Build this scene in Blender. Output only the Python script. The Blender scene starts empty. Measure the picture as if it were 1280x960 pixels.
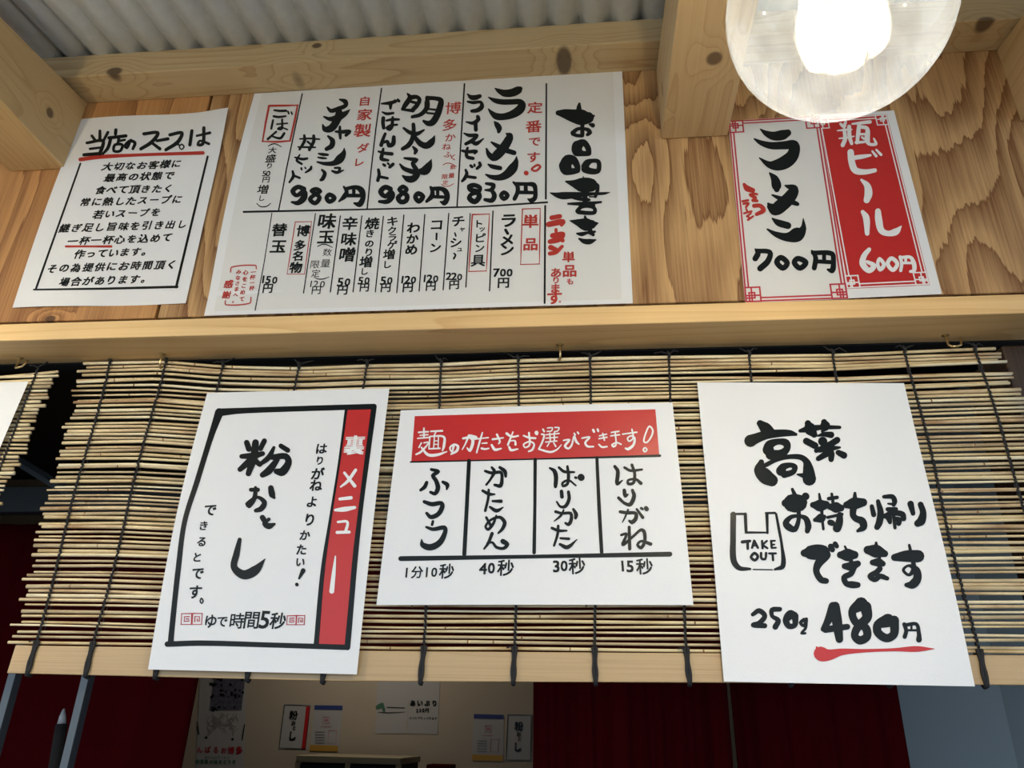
import bpy, math, random
from mathutils import Vector
random.seed(7)
scn = bpy.context.scene
COL = scn.collection
H = 1.5                                     # camera height above the floor

# ------------------------------------------------------------------ camera
CAM = Vector((0, 0, H))
F, PITCH, YAW, ROLL = 950.7, .4333, -.1047, .0241
fw = Vector((math.sin(YAW)*math.cos(PITCH), math.cos(YAW)*math.cos(PITCH), math.sin(PITCH)))
rt0 = Vector((math.cos(YAW), -math.sin(YAW), 0)); up0 = rt0.cross(fw)
rt = rt0*math.cos(ROLL) + up0*math.sin(ROLL)
up = -rt0*math.sin(ROLL) + up0*math.cos(ROLL)
cd = bpy.data.cameras.new('camera'); cam = bpy.data.objects.new('camera', cd); COL.objects.link(cam)
from mathutils import Matrix
M = Matrix((rt, up, -fw)).transposed().to_4x4(); M.translation = CAM
cam.matrix_world = M
cd.sensor_width = 36; cd.lens = F/1280*36; cd.clip_start = .01
cd.dof.use_dof = False
scn.camera = cam

# ------------------------------------------------------------------ exposure, sky
scn.view_settings.view_transform = 'Standard'; scn.view_settings.look = 'None'
scn.view_settings.gamma = 1; scn.view_settings.use_curve_mapping = False
scn.view_settings.exposure = 0.28
SKY = 1.22; LAMP = 7.0; LAMP_NEAR = 4.2; ROOM_LAMP = 7.0
w = bpy.data.worlds.new('sky'); scn.world = w; w.use_nodes = True
w.node_tree.nodes['Background'].inputs[0].default_value = (.74, .86, 1, 1)
w.node_tree.nodes['Background'].inputs[1].default_value = SKY

def ray(x, y): return fw + rt*((x-640)/F) - up*((y-480)/F)
def at(x, y, Y):                            # photo pixel -> point on the vertical plane at depth Y
    d = ray(x, y); return CAM + d*(Y/d.y)
def atz(x, y, z):
    d = ray(x, y); return CAM + d*((z-H)/d.z)
WALL = .7534
def wallpt(x, y, o=0): return at(x, y, WALL-o)
BD, BS = .7367, .0433                       # the blinds hang very slightly off the vertical
def blindpt(x, y, o=0):
    d = ray(x, y); t = (BD-o)/(d.y - BS*d.z); return CAM + d*t

# ------------------------------------------------------------------ materials
def nt(name):
    m = bpy.data.materials.new(name); m.use_nodes = True
    return m, m.node_tree.nodes, m.node_tree.links, m.node_tree.nodes['Principled BSDF']
def flat(name, c, rough=.6, metal=0, noise=0, nscale=40, bump=0, bscale=200, spec=.5, emit=None, es=0, stretch=None):
    m, n, l, b = nt(name)
    b.inputs['Base Color'].default_value = (*c, 1); b.inputs['Roughness'].default_value = rough
    b.inputs['Metallic'].default_value = metal; b.inputs['Specular IOR Level'].default_value = spec
    if emit: b.inputs['Emission Color'].default_value = (*emit, 1); b.inputs['Emission Strength'].default_value = es
    tc = n.new('ShaderNodeTexCoord'); src = tc.outputs['Object']
    if stretch:
        mp = n.new('ShaderNodeMapping'); mp.inputs['Scale'].default_value = stretch; l.new(src, mp.inputs[0]); src = mp.outputs[0]
    if noise:
        t = n.new('ShaderNodeTexNoise'); t.inputs['Scale'].default_value = nscale; t.inputs['Detail'].default_value = 5
        l.new(src, t.inputs[0])
        x = n.new('ShaderNodeMix'); x.data_type = 'RGBA'
        x.inputs[6].default_value = (*[v*(1-noise) for v in c], 1); x.inputs[7].default_value = (*[min(1, v*(1+noise)) for v in c], 1)
        l.new(t.outputs[0], x.inputs[0]); l.new(x.outputs[2], b.inputs['Base Color'])
    if bump:
        t = n.new('ShaderNodeTexNoise'); t.inputs['Scale'].default_value = bscale; t.inputs['Detail'].default_value = 4
        l.new(src, t.inputs[0]); bp = n.new('ShaderNodeBump'); bp.inputs['Strength'].default_value = bump
        bp.inputs['Distance'].default_value = .001; l.new(t.outputs[0], bp.inputs['Height']); l.new(bp.outputs[0], b.inputs['Normal'])
    return m

def wood(name, light, dark, stretch, rings=6, nscale=3.0, knots=(), contrast=1.0, rough=.55, fibre=(300, 300, 6), seed=0, ragged=0, broad=False):
    """grain = contour lines of a stretched noise; knots = (point, radius, squash vector)"""
    m, n, l, b = nt(name)
    tc = n.new('ShaderNodeTexCoord'); geo = n.new('ShaderNodeNewGeometry')
    P = geo.outputs['Position']
    mp = n.new('ShaderNodeMapping'); mp.inputs['Scale'].default_value = stretch
    mp.inputs['Location'].default_value = (seed*1.37, seed*.71, seed*2.1); l.new(P, mp.inputs[0])
    no = n.new('ShaderNodeTexNoise'); no.inputs['Scale'].default_value = nscale; no.inputs['Detail'].default_value = 1.6
    no.inputs['Roughness'].default_value = .35; l.new(mp.outputs[0], no.inputs[0])
    val = n.new('ShaderNodeMath'); val.operation = 'MULTIPLY'; val.inputs[1].default_value = rings*2.2; l.new(no.outputs[0], val.inputs[0])
    cur = val.outputs[0]; kmask = None
    if ragged:                               # fibre-torn edges of rotary cut veneer
        mq = n.new('ShaderNodeMapping'); mq.inputs['Scale'].default_value = [v*.45 for v in fibre]; l.new(P, mq.inputs[0])
        nq = n.new('ShaderNodeTexNoise'); nq.inputs['Scale'].default_value = 1; nq.inputs['Detail'].default_value = 4; l.new(mq.outputs[0], nq.inputs[0])
        rq = n.new('ShaderNodeMath'); rq.operation = 'MULTIPLY_ADD'; rq.inputs[1].default_value = ragged; l.new(nq.outputs[0], rq.inputs[0]); l.new(cur, rq.inputs[2]); cur = rq.outputs[0]
    for (kp, kr, ks) in knots:
        s = n.new('ShaderNodeVectorMath'); s.operation = 'SUBTRACT'; s.inputs[1].default_value = kp; l.new(P, s.inputs[0])
        q = n.new('ShaderNodeVectorMath'); q.operation = 'MULTIPLY'; q.inputs[1].default_value = [1/(kr*v) for v in ks]; l.new(s.outputs[0], q.inputs[0])
        ln = n.new('ShaderNodeVectorMath'); ln.operation = 'LENGTH'; l.new(q.outputs[0], ln.inputs[0])
        # ring swelling round the knot
        r = n.new('ShaderNodeMapRange'); r.inputs[1].default_value = 0; r.inputs[2].default_value = 5
        r.inputs[3].default_value = 2.6; r.inputs[4].default_value = 0; r.interpolation_type = 'SMOOTHSTEP'
        l.new(ln.outputs['Value'], r.inputs[0])
        ad = n.new('ShaderNodeMath'); ad.operation = 'ADD'; l.new(cur, ad.inputs[0]); l.new(r.outputs[0], ad.inputs[1]); cur = ad.outputs[0]
        k = n.new('ShaderNodeMapRange'); k.inputs[1].default_value = .8; k.inputs[2].default_value = 1.15
        k.inputs[3].default_value = 1; k.inputs[4].default_value = 0; l.new(ln.outputs['Value'], k.inputs[0])
        if kmask is None: kmask = k.outputs[0]
        else:
            mx = n.new('ShaderNodeMath'); mx.operation = 'MAXIMUM'; l.new(kmask, mx.inputs[0]); l.new(k.outputs[0], mx.inputs[1]); kmask = mx.outputs[0]
    fr = n.new('ShaderNodeMath'); fr.operation = 'FRACT'; l.new(cur, fr.inputs[0])
    ra = n.new('ShaderNodeValToRGB'); e = ra.color_ramp.elements
    e[0].position = 0; e[0].color = (0, 0, 0, 1); e[1].position = 1; e[1].color = (.0, .0, .0, 1)
    for p, v in (((.22, .05), (.45, .30), (.72, .55), (.9, .75), (.955, 1)) if broad else ((.45, .04), (.8, .32), (.93, .9), (.97, 1))):
        z = ra.color_ramp.elements.new(p); z.color = (v, v, v, 1)
    l.new(fr.outputs[0], ra.inputs[0])
    mf = n.new('ShaderNodeMapping'); mf.inputs['Scale'].default_value = fibre; l.new(P, mf.inputs[0])
    nf = n.new('ShaderNodeTexNoise'); nf.inputs['Scale'].default_value = 1; nf.inputs['Detail'].default_value = 3; l.new(mf.outputs[0], nf.inputs[0])
    nb = n.new('ShaderNodeTexNoise'); nb.inputs['Scale'].default_value = .55; nb.inputs['Detail'].default_value = 2; l.new(mp.outputs[0], nb.inputs[0])
    a1 = n.new('ShaderNodeMath'); a1.operation = 'MULTIPLY'; a1.inputs[1].default_value = .75*contrast; l.new(ra.outputs[0], a1.inputs[0])
    a2 = n.new('ShaderNodeMapRange'); a2.inputs[1].default_value = .35; a2.inputs[2].default_value = .7; a2.inputs[3].default_value = -.08; a2.inputs[4].default_value = .26*contrast
    l.new(nf.outputs[0], a2.inputs[0])
    a3 = n.new('ShaderNodeMath'); a3.operation = 'ADD'; l.new(a1.outputs[0], a3.inputs[0]); l.new(a2.outputs[0], a3.inputs[1])
    a4 = n.new('ShaderNodeMapRange'); a4.inputs[1].default_value = .3; a4.inputs[2].default_value = .75; a4.inputs[3].default_value = -.1; a4.inputs[4].default_value = .35*contrast
    l.new(nb.outputs[0], a4.inputs[0])
    a5 = n.new('ShaderNodeMath'); a5.operation = 'ADD'; a5.use_clamp = True; l.new(a3.outputs[0], a5.inputs[0]); l.new(a4.outputs[0], a5.inputs[1])
    mix = n.new('ShaderNodeMix'); mix.data_type = 'RGBA'; mix.inputs[6].default_value = (*light, 1); mix.inputs[7].default_value = (*dark, 1)
    l.new(a5.outputs[0], mix.inputs[0]); out = mix.outputs[2]
    if kmask is not None:
        mk = n.new('ShaderNodeMix'); mk.data_type = 'RGBA'; mk.inputs[7].default_value = (dark[0]*.22, dark[1]*.2, dark[2]*.25, 1)
        kf = n.new('ShaderNodeMath'); kf.operation = 'MULTIPLY'; kf.inputs[1].default_value = .85; l.new(kmask, kf.inputs[0])
        l.new(kf.outputs[0], mk.inputs[0]); l.new(out, mk.inputs[6]); out = mk.outputs[2]
    l.new(out, b.inputs['Base Color']); b.inputs['Roughness'].default_value = rough
    bp = n.new('ShaderNodeBump'); bp.inputs['Strength'].default_value = .25; bp.inputs['Distance'].default_value = .0008
    l.new(nf.outputs[0], bp.inputs['Height']); l.new(bp.outputs[0], b.inputs['Normal'])
    return m

M_PAPER = flat('paper', (.80, .81, .83), .55, noise=.012, nscale=30, bump=.12, bscale=500, spec=.3)
M_TINT = flat('printed paper ground', (.745, .745, .735), .5, noise=.015, nscale=25, spec=.3)
M_INK = flat('black ink', (.006, .009, .010), .3, spec=.22)
M_RED = flat('red ink', (.46, .035, .025), .45, spec=.4)
M_BAND = flat('red print', (.52, .022, .022), .33, noise=.03, nscale=60, spec=.5)
M_DRED = flat('crimson print', (.42, .02, .035), .45, spec=.4)
M_WINK = flat('unprinted white', (.82, .83, .84), .45, spec=.3)
M_CORD = flat('black cord', (.012, .012, .014), .8, bump=.5, bscale=900)
M_BRASS = flat('brass hook', (.55, .42, .22), .35, metal=1)
M_ZINC = flat('galvanised steel', (.50, .53, .55), .45, metal=.35, noise=.12, nscale=90, bump=.1, bscale=300)
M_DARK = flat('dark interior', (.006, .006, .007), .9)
M_PAPER_DIM = flat('dimmed white paper', (.46, .455, .46), .6)  # white sheet paper, greyed in colour to imitate the dim back room
M_BEIGE = flat('beige wall paint', (.50, .43, .34), .8, noise=.04, nscale=3)
M_BOARD = flat('pale board in daylight blue', (.27, .33, .36), .7, noise=.05, nscale=4)  # pale wall panel; the cool tint of daylight is put into its base colour
M_CURTAIN = flat('dark red cloth', (.055, .0006, .002), .95, spec=.08, noise=.15, nscale=9, bump=.2, bscale=300)
M_ALU = flat('grey aluminium', (.12, .14, .155), .45, metal=.4)
M_FLOOR = flat('concrete', (.13, .125, .12), .9, noise=.1, nscale=8)
M_DWOOD = wood('dark post wood', (.055, .03, .016), (.02, .01, .006), (6, 6, .8), fibre=(300, 300, 8))

# ------------------------------------------------------------------ mesh helpers
def link(name, verts, faces, mat, parent=None, origin=None, smooth=False, mats=None, midx=None):
    if parent is not None: o0 = Vector(parent['_o'])
    else: o0 = Vector(origin) if origin is not None else Vector((0, 0, 0))
    me = bpy.data.meshes.new(name)
    me.from_pydata([(v[0]-o0[0], v[1]-o0[1], v[2]-o0[2]) for v in verts], [], faces)
    if mats:
        for q in mats: me.materials.append(q)
        for p, i in zip(me.polygons, midx): p.material_index = i
    else: me.materials.append(mat)
    if smooth:
        for p in me.polygons: p.use_smooth = True
    o = bpy.data.objects.new(name, me); COL.objects.link(o)
    o['_o'] = tuple(o0)
    if parent is not None: o.parent = parent
    else: o.location = o0
    return o
def empty(name, loc):
    o = bpy.data.objects.new(name, None); COL.objects.link(o); o.location = loc; o['_o'] = tuple(loc); o.empty_display_size = .02
    return o
def tag(o, label=None, cat=None, group=None, kind=None):
    if label: o['label'] = label
    if cat: o['category'] = cat
    if group: o['group'] = group
    if kind: o['kind'] = kind
    return o
class MB:
    def __init__(s): s.v = []; s.f = []
    def box(s, a, b):
        i = len(s.v); x0, y0, z0 = a; x1, y1, z1 = b
        s.v += [(x0, y0, z0), (x1, y0, z0), (x1, y1, z0), (x0, y1, z0), (x0, y0, z1), (x1, y0, z1), (x1, y1, z1), (x0, y1, z1)]
        s.f += [tuple(i+k for k in q) for q in ((0, 3, 2, 1), (4, 5, 6, 7), (0, 1, 5, 4), (1, 2, 6, 5), (2, 3, 7, 6), (3, 0, 4, 7))]
    def hexa(s, p):
        i = len(s.v); s.v += [tuple(q) for q in p]
        s.f += [tuple(i+k for k in q) for q in ((0, 3, 2, 1), (4, 5, 6, 7), (0, 1, 5, 4), (1, 2, 6, 5), (2, 3, 7, 6), (3, 0, 4, 7))]
    def tube(s, pts, r, n=6, cap=True):
        pts = [Vector(p) for p in pts]; rs = r if isinstance(r, (list, tuple)) else [r]*len(pts)
        t0 = (pts[1]-pts[0]).normalized(); a = Vector((0, 0, 1)) if abs(t0.z) < .8 else Vector((1, 0, 0))
        u = t0.cross(a).normalized(); base = len(s.v)
        for k, p in enumerate(pts):
            t = (pts[min(k+1, len(pts)-1)]-pts[max(k-1, 0)]).normalized()
            u = (u - t*u.dot(t)).normalized(); v = t.cross(u)
            for j in range(n):
                an = 2*math.pi*j/n; s.v.append(tuple(p + (u*math.cos(an)+v*math.sin(an))*rs[k]))
        for k in range(len(pts)-1):
            for j in range(n):
                a0 = base+k*n+j; a1 = base+k*n+(j+1) % n
                s.f.append((a0, a1, a1+n, a0+n))
        if cap:
            s.f.append(tuple(base+j for j in range(n))[::-1]); s.f.append(tuple(base+(len(pts)-1)*n+j for j in range(n)))
    def lathe(s, c, prof, n=32, axis=(0, 0, 1)):
        ax = Vector(axis).normalized(); a = Vector((1, 0, 0)) if abs(ax.x) < .8 else Vector((0, 1, 0))
        u = ax.cross(a).normalized(); v = ax.cross(u); base = len(s.v); c = Vector(c)
        for r, h in prof:
            for j in range(n):
                an = 2*math.pi*j/n; s.v.append(tuple(c + ax*h + (u*math.cos(an)+v*math.sin(an))*max(r, 1e-5)))
        for k in range(len(prof)-1):
            for j in range(n):
                a0 = base+k*n+j; a1 = base+k*n+(j+1) % n; s.f.append((a0, a0+n, a1+n, a1))
    def build(s, name, mat, parent=None, origin=None, smooth=False): return link(name, s.v, s.f, mat, parent, origin, smooth)
def bevel(o, wd=.002, seg=2):
    m = o.modifiers.new('bevel', 'BEVEL'); m.width = wd; m.segments = seg; m.limit_method = 'ANGLE'; return o

# ------------------------------------------------------------------ setting: fascia wall, ledge, beams, roof
Z = lambda z: z + H
K = lambda p, r, s: (tuple(p), r, s)
seamT, seamB = wallpt(262, 126), wallpt(192, 398); seam = (seamT.x+seamB.x)/2 + .001
M_PLY1 = wood('plywood left', (.58, .30, .11), (.19, .065, .018), (3.0, 3.0, .5), rings=5, nscale=2.4, contrast=.95, fibre=(420, 420, 10), seed=3, ragged=.55, broad=True,
              knots=[K(wallpt(62, 398), .006, (1.2, 3, .8))])
M_PLY2 = wood('plywood right', (.60, .37, .165), (.20, .085, .028), (2.8, 2.8, .9), rings=6, nscale=3.0, contrast=1.15, fibre=(420, 420, 10), seed=11, ragged=.6, broad=True)
wl = MB(); wl.box((-1.7, WALL+.013, Z(.395)), (1.35, WALL+.03, Z(1.0)))
wallf = wl.build('wall_front', M_DARK, origin=(0, WALL+.02, Z(.4))); tag(wallf, kind='structure')
for (x0, x1, m) in ((-1.65, seam-.0022, M_PLY1), (seam+.0022, 1.3, M_PLY2)):
    p = MB(); p.box((x0, WALL+.001, Z(.4485)), (x1, WALL+.0125, Z(.95)))
    bevel(p.build('plywood_panel', m, wallf), .0008, 1)
M_LEDGE = wood('pale pine ledge', (.80, .55, .26), (.58, .32, .11), (.5, 9, 9), rings=4, nscale=2.0, contrast=.55, fibre=(5, 300, 300), seed=5)
lg = MB(); lg.box((-1.7, .706, Z(.3955)), (1.35, WALL+.012, Z(.4175)))
ledge = bevel(lg.build('timber_ledge', M_LEDGE, origin=(-.1, .73, Z(.3955))), .0012)
tag(ledge, 'long pale pine board running along the bottom of the plywood wall above the reed blinds', 'beam')
purk = [K(at(143, 89, .706), .0085, (1.35, 2.2, .85)), K(at(396, 57, .706), .0055, (1.25, 2, .85)), K(at(372, 105, .735), .0085, (1.5, 3, .9)), K(at(705, 77, .73), .008, (1.3, 3, .9)), K(at(1233, 29, .708), .0095, (1.2, 2, .9))]
M_PURL = wood('pine purlin', (.50, .37, .20), (.31, .18, .07), (.75, 12, 12), rings=5, nscale=2.0, contrast=.7, fibre=(5, 350, 350), seed=2, knots=purk)
pu = MB(); pu.box((-1.7, .706, Z(.8055)), (1.35, WALL+.001, Z(.8455)))
purl = bevel(pu.build('timber_purlin', M_PURL, origin=(-.1, .73, Z(.8055))), .0015)
tag(purl, 'square knotty pine purlin running along the top of the plywood wall under the steel roof', 'beam')
def rafter(x0, x1, mat, label):
    s, zt, zb = .155, .8045, .6865
    def zz(y, z, sl): return Z(z - (WALL-y)*sl)
    y0, y1 = .30, WALL
    p = [(x0, y0, zz(y0, zb, .012)), (x1, y0, zz(y0, zb, .012)), (x1, y1, Z(zb)), (x0, y1, Z(zb)),
         (x0, y0, zz(y0, zt, s)-.0), (x1, y0, zz(y0, zt, s)), (x1, y1, Z(zt)), (x0, y1, Z(zt))]
    
    b = MB(); b.hexa(p); o = bevel(b.build('timber_rafter', mat, origin=((x0+x1)/2, y1, Z(zb))), .0015)
    tag(o, label, 'beam'); return o
RW = (.62, .43, .22)
M_R1 = wood('pine rafter left', (.50, .35, .17), (.32, .19, .07), (10, .7, 6), rings=5, nscale=2.0, contrast=.55, fibre=(350, 6, 350), seed=8,
            knots=[K(Vector((-.697, .70, Z(.735))), .0055, (2, 1.2, 1.3))])
d_ = ray(893, 74); kz = CAM + d_*(.684/d_.z)
d_ = ray(828, 112); kx = CAM + d_*(.103/d_.x)
M_R2 = wood('pine rafter middle', (.54, .39, .21), (.36, .22, .095), (9, .6, 4), rings=5, nscale=2.0, contrast=.6, fibre=(350, 6, 350), seed=15,
            knots=[K(kz, .0088, (1, 1.1, 2)), K(kx, .0045, (1, .8, 2.8))])
M_R3 = wood('pine rafter right', (.48, .33, .17), (.32, .19, .07), (9, .6, 4), rings=6, nscale=2.0, contrast=.6, fibre=(350, 6, 350), seed=21)
rafter(-.777, -.697, M_R1, 'thick pine rafter running towards the viewer at the far left above the soup notice')
rafter(.103, .184, M_R2, 'thick pine rafter with a round dark knot, left of the light bulb')
rafter(.53, .61, M_R3, 'dim pine rafter at the top right edge of the picture, right of the light bulb')
# corrugated roof
xa = at(125, 70, .706).x; xb = at(781, 25, .706).x; PI_ = (xb-xa)/18
rv, rf = [], []
NX = int(2.9/PI_)*16; ys = [.95, .80, .72, .6, .45, .3, .1, -.1, -.3, -.48]
for y in ys:
    for i in range(NX+1):
        x = -1.6 + i*PI_/16
        q = math.cos(2*math.pi*(x-xa)/PI_)
        rv.append((x, y, Z(.8515 + (y-.706)*.17) + .005 - .0125*((1+q)/2)**.42))
for j in range(len(ys)-1):
    for i in range(NX): a = j*(NX+1)+i; rf.append((a, a+1, a+NX+2, a+NX+1))
roof = link('ceiling', rv, rf, M_ZINC, origin=(0, .7, Z(.85)), smooth=True); tag(roof, kind='structure')
so = roof.modifiers.new('thick', 'SOLIDIFY'); so.thickness = .0008; so.offset = 1

# ------------------------------------------------------------------ the room behind the blinds
def struct(name, a, b, mat):
    m = MB(); m.box(a, b); return tag(m.build(name, mat, origin=((a[0]+b[0])/2, (a[1]+b[1])/2, a[2])), kind='structure')
struct('floor', (-6, -6, -.1), (5, 6, 0), M_FLOOR)
struct('wall_back', (-4, 4.6, 0), (3.2, 4.7, 3.0), M_BEIGE)
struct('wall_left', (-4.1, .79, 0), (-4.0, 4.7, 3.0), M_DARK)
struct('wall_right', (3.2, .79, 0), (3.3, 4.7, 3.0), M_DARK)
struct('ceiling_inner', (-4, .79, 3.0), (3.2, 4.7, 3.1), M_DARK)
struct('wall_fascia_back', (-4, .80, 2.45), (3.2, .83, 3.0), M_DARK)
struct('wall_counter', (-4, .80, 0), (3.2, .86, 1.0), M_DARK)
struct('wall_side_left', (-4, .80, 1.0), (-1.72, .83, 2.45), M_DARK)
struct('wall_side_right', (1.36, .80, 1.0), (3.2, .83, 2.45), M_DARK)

def cloth(name, pxs, pxe, ytop, ybot, Y, folds, label, amp=.012, mat=M_CURTAIN, ys=860):
    x0 = at(pxs, ys, Y).x; x1 = at(pxe, ys, Y).x
    v, f = [], []; n = 90; rows = 8
    for j in range(rows+1):
        z = ybot + (ytop-ybot)*j/rows
        for i in range(n+1):
            t = i/n; k = amp*(.35+.65*(1-j/rows))
            v.append((x0+(x1-x0)*t + .003*math.sin(t*23+j*.3), Y + k*math.sin(t*folds*6.283+.4*j*.1) + .4*k*math.sin(t*folds*2.7*6.283), z))
    for j in range(rows):
        for i in range(n): a = j*(n+1)+i; f.append((a, a+1, a+n+2, a+n+1))
    o = link(name, v, f, mat, origin=((x0+x1)/2, Y, ybot), smooth=True)
    s = o.modifiers.new('thick', 'SOLIDIFY'); s.thickness = .002
    return tag(o, label, 'curtain')
YC = 1.55
topz = at(0, 655, YC).z
hdz = at(500, 838, YC).z
cloth('red_curtain', -420, 247, topz, .9, YC, 7, 'dark red curtain behind the left end of the reed blind')
cloth('red_curtain', 666, 909, hdz+.02, .9, YC-.03, 6, 'dark red curtain hanging right of the notices on the back wall', .016)
cloth('red_curtain', 912, 1121, hdz+.02, .9, YC+.02, 4, 'dark red curtain between its neighbour and the grey board', .01)
cloth('red_valance', 244, 1121, topz, hdz, YC-.05, 14, 'dark red cloth valance stretched across the opening behind the blind', .006, ys=750)
# curtain rail and window frame
ra_ = MB(); a_, b_ = at(-450, 640, YC-.05), at(1150, 640, YC-.05)
ra_.box((a_.x, YC-.10, topz), (b_.x, YC-.07, topz+.055))
tag(bevel(ra_.build('curtain_rail', flat('dark rail metal', (.045, .055, .06), .6), origin=((a_.x+b_.x)/2, YC-.085, topz))), 'grey metal rail seen in the gap between the two blinds, above the red curtain', 'rail')
for (px, py, lab) in ((17, 846, 'slim grey metal window upright at the far left edge under the blind'), (109, 846, 'slim grey metal window upright in front of the left red curtain')):
    c = at(px, py, 1.05); m = MB(); m.box((c.x-.0055, 1.045, 1.0), (c.x+.0055, 1.06, at(30, 806, 1.05).z))
    tag(bevel(m.build('window_upright', M_ALU, origin=(c.x, 1.05, 1.0)), .001), lab, 'post')
pa, pb = at(22, 576, 1.25), at(66, 603, 1.25)
m = MB(); dd = pb-pa; m.tube([pa-dd*.6, pb+dd*.9], .0085, 4)
tag(m.build('diagonal_brace', M_ALU, origin=tuple(pa)), 'short grey bar slanting down in the dark gap between the two blinds', 'bar')
# dark pole with a pale tip
pt, pbm = at(80, 886, 1.15), at(66, 975, 1.15)
pr = empty('pole', (pbm.x, 1.15, 1.0))
dr = (pt-pbm); m = MB(); m.tube([pt-dr*.22, pbm-dr*3], [.008, .011], 8); m.build('shaft', M_DARK, pr, smooth=True)
m = MB(); m.tube([pt, pt-dr*.12, pt-dr*.22], [.0015, .005, .006], 8); tag(m.build('tip', flat('pale tip', (.4, .42, .44), .5), pr, smooth=True), 'pale pointed tip')
tag(pr, 'black pole with a pale pointed tip standing beside the grey upright', 'pole')
# pale board at right, daylight blue put into its colour, folded in two planes
c0, c1, c2 = at(1108, 860, 1.75), at(1250, 860, 1.72), at(1420, 860, 1.45)
v = [(c0.x, 1.75, 0), (c1.x, 1.72, 0), (c2.x+.3, 1.35, 0), (c2.x+.3, 1.40, 0), (c1.x, 1.77, 0), (c0.x, 1.80, 0)]
zt = at(1200, 500, 1.75).z
v += [(a, b, zt) for a, b, _ in v]
brd = link('grey_board', v, [(0, 5, 4, 3, 2, 1), (6, 7, 8, 9, 10, 11)]+[(i, (i+1) % 6, 6+(i+1) % 6, 6+i) for i in range(6)], M_BOARD, origin=(c1.x, 1.7, 0))
tag(brd, 'pale board, blue daylight in its colour, standing behind the right end of the blind', 'board')
# dark post behind the blind's right end
q = at(1240, 452, .80)
m = MB(); m.box((q.x, .775, 1.0), (q.x+.09, .86, Z(.395)))
tag(bevel(m.build('wooden_post', M_DWOOD, origin=(q.x+.045, .82, 1.0))), 'dark brown wooden post at the right edge behind the blind', 'post')

# ------------------------------------------------------------------ ink: brush strokes and glyphs laid on curved sheets
def spline(pts, closed, step):
    n = len(pts)
    if n == 1: return [pts[0]], [0]
    t = [0]
    for i in range(1, n): t.append(t[-1]+max(.01, math.hypot(pts[i][0]-pts[i-1][0], pts[i][1]-pts[i-1][1])))
    tg = []
    for i in range(n):
        if closed and i in (0, n-1): a, b, dt = pts[n-2], pts[1], (t[n-1]-t[n-2])+(t[1]-t[0])
        else:
            i0, i1 = max(0, i-1), min(n-1, i+1); a, b, dt = pts[i0], pts[i1], t[i1]-t[i0]
        tg.append([(b[k]-a[k])/dt for k in range(3)])
    out, ctrl = [], []
    for i in range(n-1):
        h = t[i+1]-t[i]; m = max(1, min(14, int(h/step)+1)); ctrl.append(len(out))
        for j in range(m):
            u = j/m; u2, u3 = u*u, u*u*u
            out.append([ (2*u3-3*u2+1)*pts[i][k] + (u3-2*u2+u)*h*tg[i][k] + (-2*u3+3*u2)*pts[i+1][k] + (u3-u2)*h*tg[i+1][k] for k in range(3)])
            out[-1][2] = min(max(out[-1][2], min(pts[i][2], pts[i+1][2])*.9), max(pts[i][2], pts[i+1][2])*1.05)
    ctrl.append(len(out)); out.append(list(pts[-1]))
    return out, ctrl

class Sheet:
    def __init__(s, name, corners, plane, label, cat='poster', bulge=None, off=0, margin=None, group=None, paper=None):
        s.c = [plane(x, y, off) for x, y in corners]; s.plane = plane; s.off = off
        s.bulge = bulge or (lambda a, b: 0)
        v, f = [], []; n = 28
        for j in range(n+1):
            for i in range(n+1): v.append(s.S(i/n, j/n, 0))
        for j in range(n):
            for i in range(n): a = j*(n+1)+i; f.append((a, a+n+1, a+n+2, a+1))
        nf = len(f); t_ = Vector((0, .0002, 0)); i0 = len(v)
        v += [q+t_ for q in v]; f += [tuple(i0+k for k in q[::-1]) for q in f[:nf]]
        rim = [i for i in range(n+1)] + [j*(n+1)+n for j in range(1, n+1)] + [n*(n+1)+i for i in range(n-1, -1, -1)] + [j*(n+1) for j in range(n-1, 0, -1)]
        r0 = len(v); v += [v[i] for i in rim]; r1 = len(v); v += [v[i]+t_ for i in rim]; L_ = len(rim)
        f += [(r0+i, r0+(i+1) % L_, r1+(i+1) % L_, r1+i) for i in range(L_)]
        s.o = link(name, v, f, paper or M_PAPER, origin=tuple((s.c[2]+s.c[3])/2))
        for q in s.o.data.polygons[:2*nf]: q.use_smooth = True
        tag(s.o, label, cat, group)
        if margin:
            a0, b0, a1, b1 = margin; v = []; f = []
            for j in range(n+1):
                for i in range(n+1): v.append(s.S(a0+(a1-a0)*i/n, b0+(b1-b0)*j/n, .00006))
            for j in range(n):
                for i in range(n): a = j*(n+1)+i; f.append((a, a+n+1, a+n+2, a+1))
            link('printed_ground', v, f, M_TINT, s.o, smooth=True)
    def B(s, a, b):
        c = s.c; return c[0]*((1-a)*(1-b)) + c[1]*(a*(1-b)) + c[2]*(a*b) + c[3]*((1-a)*b)
    def S(s, a, b, o):
        p = s.B(a, b); p = Vector(p); p.y -= s.bulge(a, b) + o; return p
    def inv(s, P):
        a = b = .5
        for _ in range(6):
            q = s.B(a, b); e = 1e-3
            da = (s.B(a+e, b)-q)/e; db = (s.B(a, b+e)-q)/e
            rx, rz = P.x-q.x, P.z-q.z; det = da.x*db.z-da.z*db.x
            a += (rx*db.z-rz*db.x)/det; b += (da.x*rz-da.z*rx)/det
        return a, b
    def ab(s, x, y):
        a, b = s.inv(s.plane(x, y, s.off))
        for _ in range(2):                   # allow for the curl of the sheet
            d = s.bulge(a, b)
            if not d: break
            a, b = s.inv(s.plane(x, y, s.off+d))
        return a, b
    def pt(s, x, y, o): return s.S(*s.ab(x, y), o)
    def ink(s, name, mat, layer, label=None): return Ink(s, name, mat, layer, label)

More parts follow.
